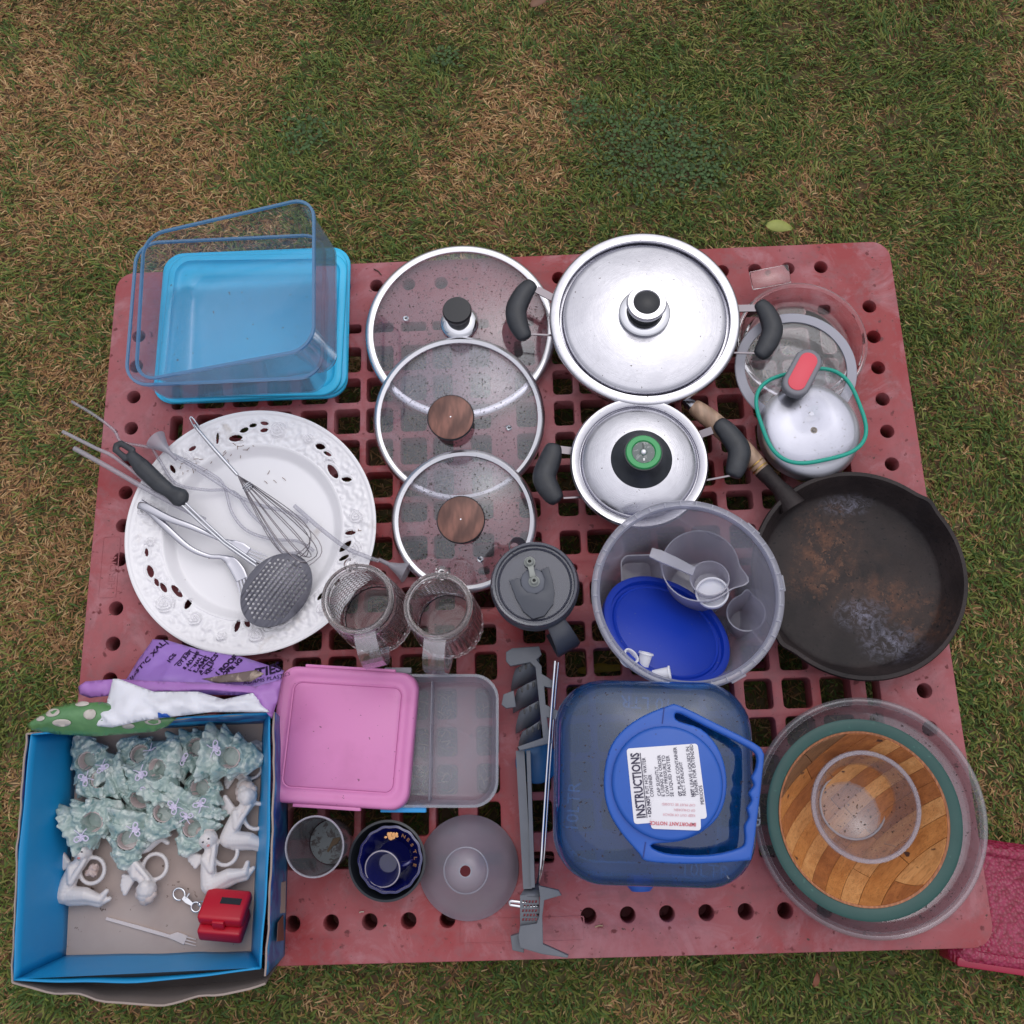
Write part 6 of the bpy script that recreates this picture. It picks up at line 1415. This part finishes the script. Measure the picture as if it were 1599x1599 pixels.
def bagtext(s, px, py, an, size, hh_, zf, **k):
    p = W(px, py, hh_); o = text(s, Matrix.Translation((p.x, p.y, 0)) @ Matrix.Rotation(an, 4, 'Z'), size, bk, None, .00005, 'lettering', zf=zf, **k); o.data.transform(inv); o.parent = pt_
for s, px, py, sz in (("ICS'", 268, 1036, .012), ('OT JUST', 284, 1042, .0085), ("S ADAMS", 294, 1047, .0085), ('IGINAL', 303, 1050, .0085), ('DAMS', 312, 1053, .0120), ("ASTICS'", 322, 1056, .0125), ('KET', 331, 1056, .0085)):
    bagtext(s, px, py, radians(63), sz * .78, .072, zf1, bold=.0003)
for s, px, py in (('PROOF', 346, 1056), ('OFING', 356, 1059)): bagtext(s, px, py, radians(55), .0095, .074, zf1, bold=.0006)
bagtext('|||S5TIC XAL|', 208, 1068, radians(52), .012, .062, zf1, bold=.0003); bagtext('TIES', 400, 1058, radians(15), .018, .082, zf1, bold=.0005); bagtext('ADAMS PLASTICS', 384, 1071, radians(12), .0075, .086, zf1)
box_l = [W(px, py, .074) for px, py in ((276, 1040), (288, 1019), (296, 1017), (330, 1029), (334, 1036), (322, 1056))]
me = tube([Vector((p.x, p.y, zf1(p.x, p.y) + .0006)) for p in [box_l[0].lerp(box_l[1], k / 4) for k in range(4)] + [box_l[1], box_l[2]] + [box_l[2].lerp(box_l[3], k / 5) for k in range(1, 5)] + [box_l[3], box_l[4]] + [box_l[4].lerp(box_l[5], k / 3) for k in range(1, 4)]], .0006, 5)
link('printed_frame', xf(me, inv), bk, pt_)
t = thing('brown_wrapper', 'crinkled brown and cream wrapper scrap tucked in the purple bag', 'wrapper', W(370, 1058, .09))
part_sheet('wrapper_sheet', [(315, 1060, .097), (360, 1052, .101), (400, 1046, .101), (412, 1052, .101), (392, 1064, .103), (340, 1066, .103)], mat('brown_wrap', (.13, .09, .08), .35, layers=((40, .5, .6, (.42, .33, .26), .5),)), t, amp=.003, seed=12, step=.004)
t = thing('white_bag', 'crumpled white plastic bag with small blue logo at the back edge of the box', 'plastic bag', W(260, 1100, .12))
wfm = mat('white_film', (.74, .75, .82), .36, bump=(30, .08), sss=.1)
bo, zf3 = part_sheet('bag_sheet', [(176, 1060, .118), (186, 1060, .124), (240, 1080, .128), (310, 1080, .126), (350, 1092, .124), (395, 1082, .122), (410, 1100, .122), (421, 1112, .124), (330, 1112, .132), (280, 1118, .134), (230, 1124, .136), (175, 1136, .130), (152, 1134, .124), (145, 1122, .120), (148, 1108, .118), (166, 1100, .118)], wfm, t, amp=.006, folds=.009, seed=21, pillow=.010, nscale=28, step=.004, fdir=(.5, .8))
P = [(248, 1113), (262, 1115), (266, 1120), (247, 1121)]
o, z_ = sheet('printed_logo', [Vector((p.x, p.y, zf3(p.x, p.y) + .0012)) for p in [W(*q, .138) for q in P]], mat('logo_blue', (.01, .09, .45), .4), None, amp=0, thick=.0003); o.data.transform(t.matrix_world.inverted()); o.parent = t
t = thing('green_pouch', 'padded green pouch with pale spots in plastic wrap on the box corner', 'pouch', W(150, 1120, .11))
gp_ = mat('spotted_green', (.075, .21, .075), .30, layers=((30, .35, .7, (.11, .27, .10), .2),), coat=.5, bump=(110, .5))
bo, zf4 = part_sheet('pouch_body', [(42, 1132, .114), (48, 1126, .118), (85, 1104, .120), (112, 1098, .120), (160, 1096, .120), (220, 1110, .120), (276, 1121, .120), (262, 1134, .116), (240, 1143, .114), (150, 1150, .112), (90, 1147, .112), (50, 1140, .112)], gp_, t, amp=.0015, pillow=.014, seed=31, step=.004, thick=.003, nscale=80)
for px, py, a_, b2_ in ((84, 1113, .0125, .0065), (98, 1129, .0150, .0055), (144, 1116, .010, .008), (64, 1122, .008, .004), (128, 1099, .011, .004), (200, 1134, .010, .004), (240, 1127, .012, .005)):
    p = W(px, py, .125); o, z_ = sheet('pale_spot', [Vector((p.x + a_ * .8 * cos(q), p.y + b2_ * .8 * sin(q), 0)) + Vector((0, 0, zf4(p.x + a_ * .8 * cos(q), p.y + b2_ * .8 * sin(q)) + .0011)) for q in [2 * pi * k / 16 for k in range(16)]], bpy.data.materials.get('pale_spot') or mat('pale_spot', (.50, .46, .42), .35, coat=.5), None, amp=0, thick=.0003, step=.003)
    o.data.transform(t.matrix_world.inverted()); o.parent = t

# ------------------------------------------------------------------ crimson tray beside the pallet, odds below
def build_crimson():
    hz = -.085; q = [W(1500, 1318, hz), W(1680, 1336, hz), W(1680, 1530, hz), W(1505, 1496, hz)]
    o, R, w, d = quad_frame(q); t = thing('crimson_tray', 'crimson hammered plastic stool top poking out beside the lower right pallet corner', 'stool', Vector((o.x, o.y, 0)), R)
    m, n, l = _new('crimson_hammered'); b = n['Principled BSDF']; b.inputs['Roughness'].default_value = .25
    tc = n.new('ShaderNodeTexCoord'); v = n.new('ShaderNodeTexVoronoi'); v.inputs['Scale'].default_value = 210; l.new(tc.outputs['Object'], v.inputs['Vector'])
    ns = _noise(n, l, 130, 3); c_ = _mixc(n, l, _ramp(n, l, v.outputs['Distance'], .1, .6), (.36, .014, .070), (.20, .005, .028)); c_ = _mixc(n, l, _ramp(n, l, ns.outputs['Fac'], .4, .7), c_, (.34, .03, .09)); l.new(c_, b.inputs['Base Color'])
    bp = n.new('ShaderNodeBump'); bp.inputs['Strength'].default_value = .8; bp.inputs['Distance'].default_value = .002; l.new(v.outputs['Distance'], bp.inputs['Height']); l.new(bp.outputs[0], b.inputs['Normal'])
    z1 = H + hz; hw, hd = w / 2, d / 2
    S = [(hw - .004, hd - .004, .004, .012), (hw + .006, hd + .004, z1 - .022, .014), (hw + .010, hd + .008, z1 - .018, .014), (hw + .001, hd + .001, z1 - .004, .012), (hw - .006, hd - .006, z1, .012), (hw - .016, hd - .012, z1 - .001, .010), (hw - .019, hd - .014, z1 - .004, .008)]
    link('seat_panel', tray(S, 0, 5), m, t)
    e = mat('crimson_smooth', (.33, .010, .045), .22); 
    link('front_lip', xf(boxm(-hw - .004, hw + .01, -.006, .006, -.003, .004, .003), Matrix.Translation((0, -hd - .003, z1 - .008))), e, t)
    link('corner_block', boxm(-hw - .006, -hw + .018, -hd - .006, -hd + .014, .004, z1 - .010, .003), e, t)
build_crimson()
def lump(name, px, py, hz, R_, col, label, cat, sc=(1, .5, .5)):
    me = blob([((-R_, 0, 0), R_ * .5, (R_, R_ * .2, 0), R_ * .45), ((0, R_ * .3, 0), R_ * .6)], R_ * .12, 3); me.transform(Matrix.Diagonal((*sc, 1))); o = link(name, me, mat(name + '_skin', col, .6, var=(20, tuple(c * .5 for c in col), .6)), None); o.location = W(px, py, hz); tag(o, label, cat)
lump('yellow_scrap', 938, 1046, -.130, .024, (.42, .30, .03), 'curved yellow plastic scrap on the grass seen through the pallet holes', 'scrap')
lump('red_scrap', 1190, 1040, -.135, .016, (.22, .02, .05), 'dull red scrap on the grass seen through a pallet hole by the bucket', 'scrap')
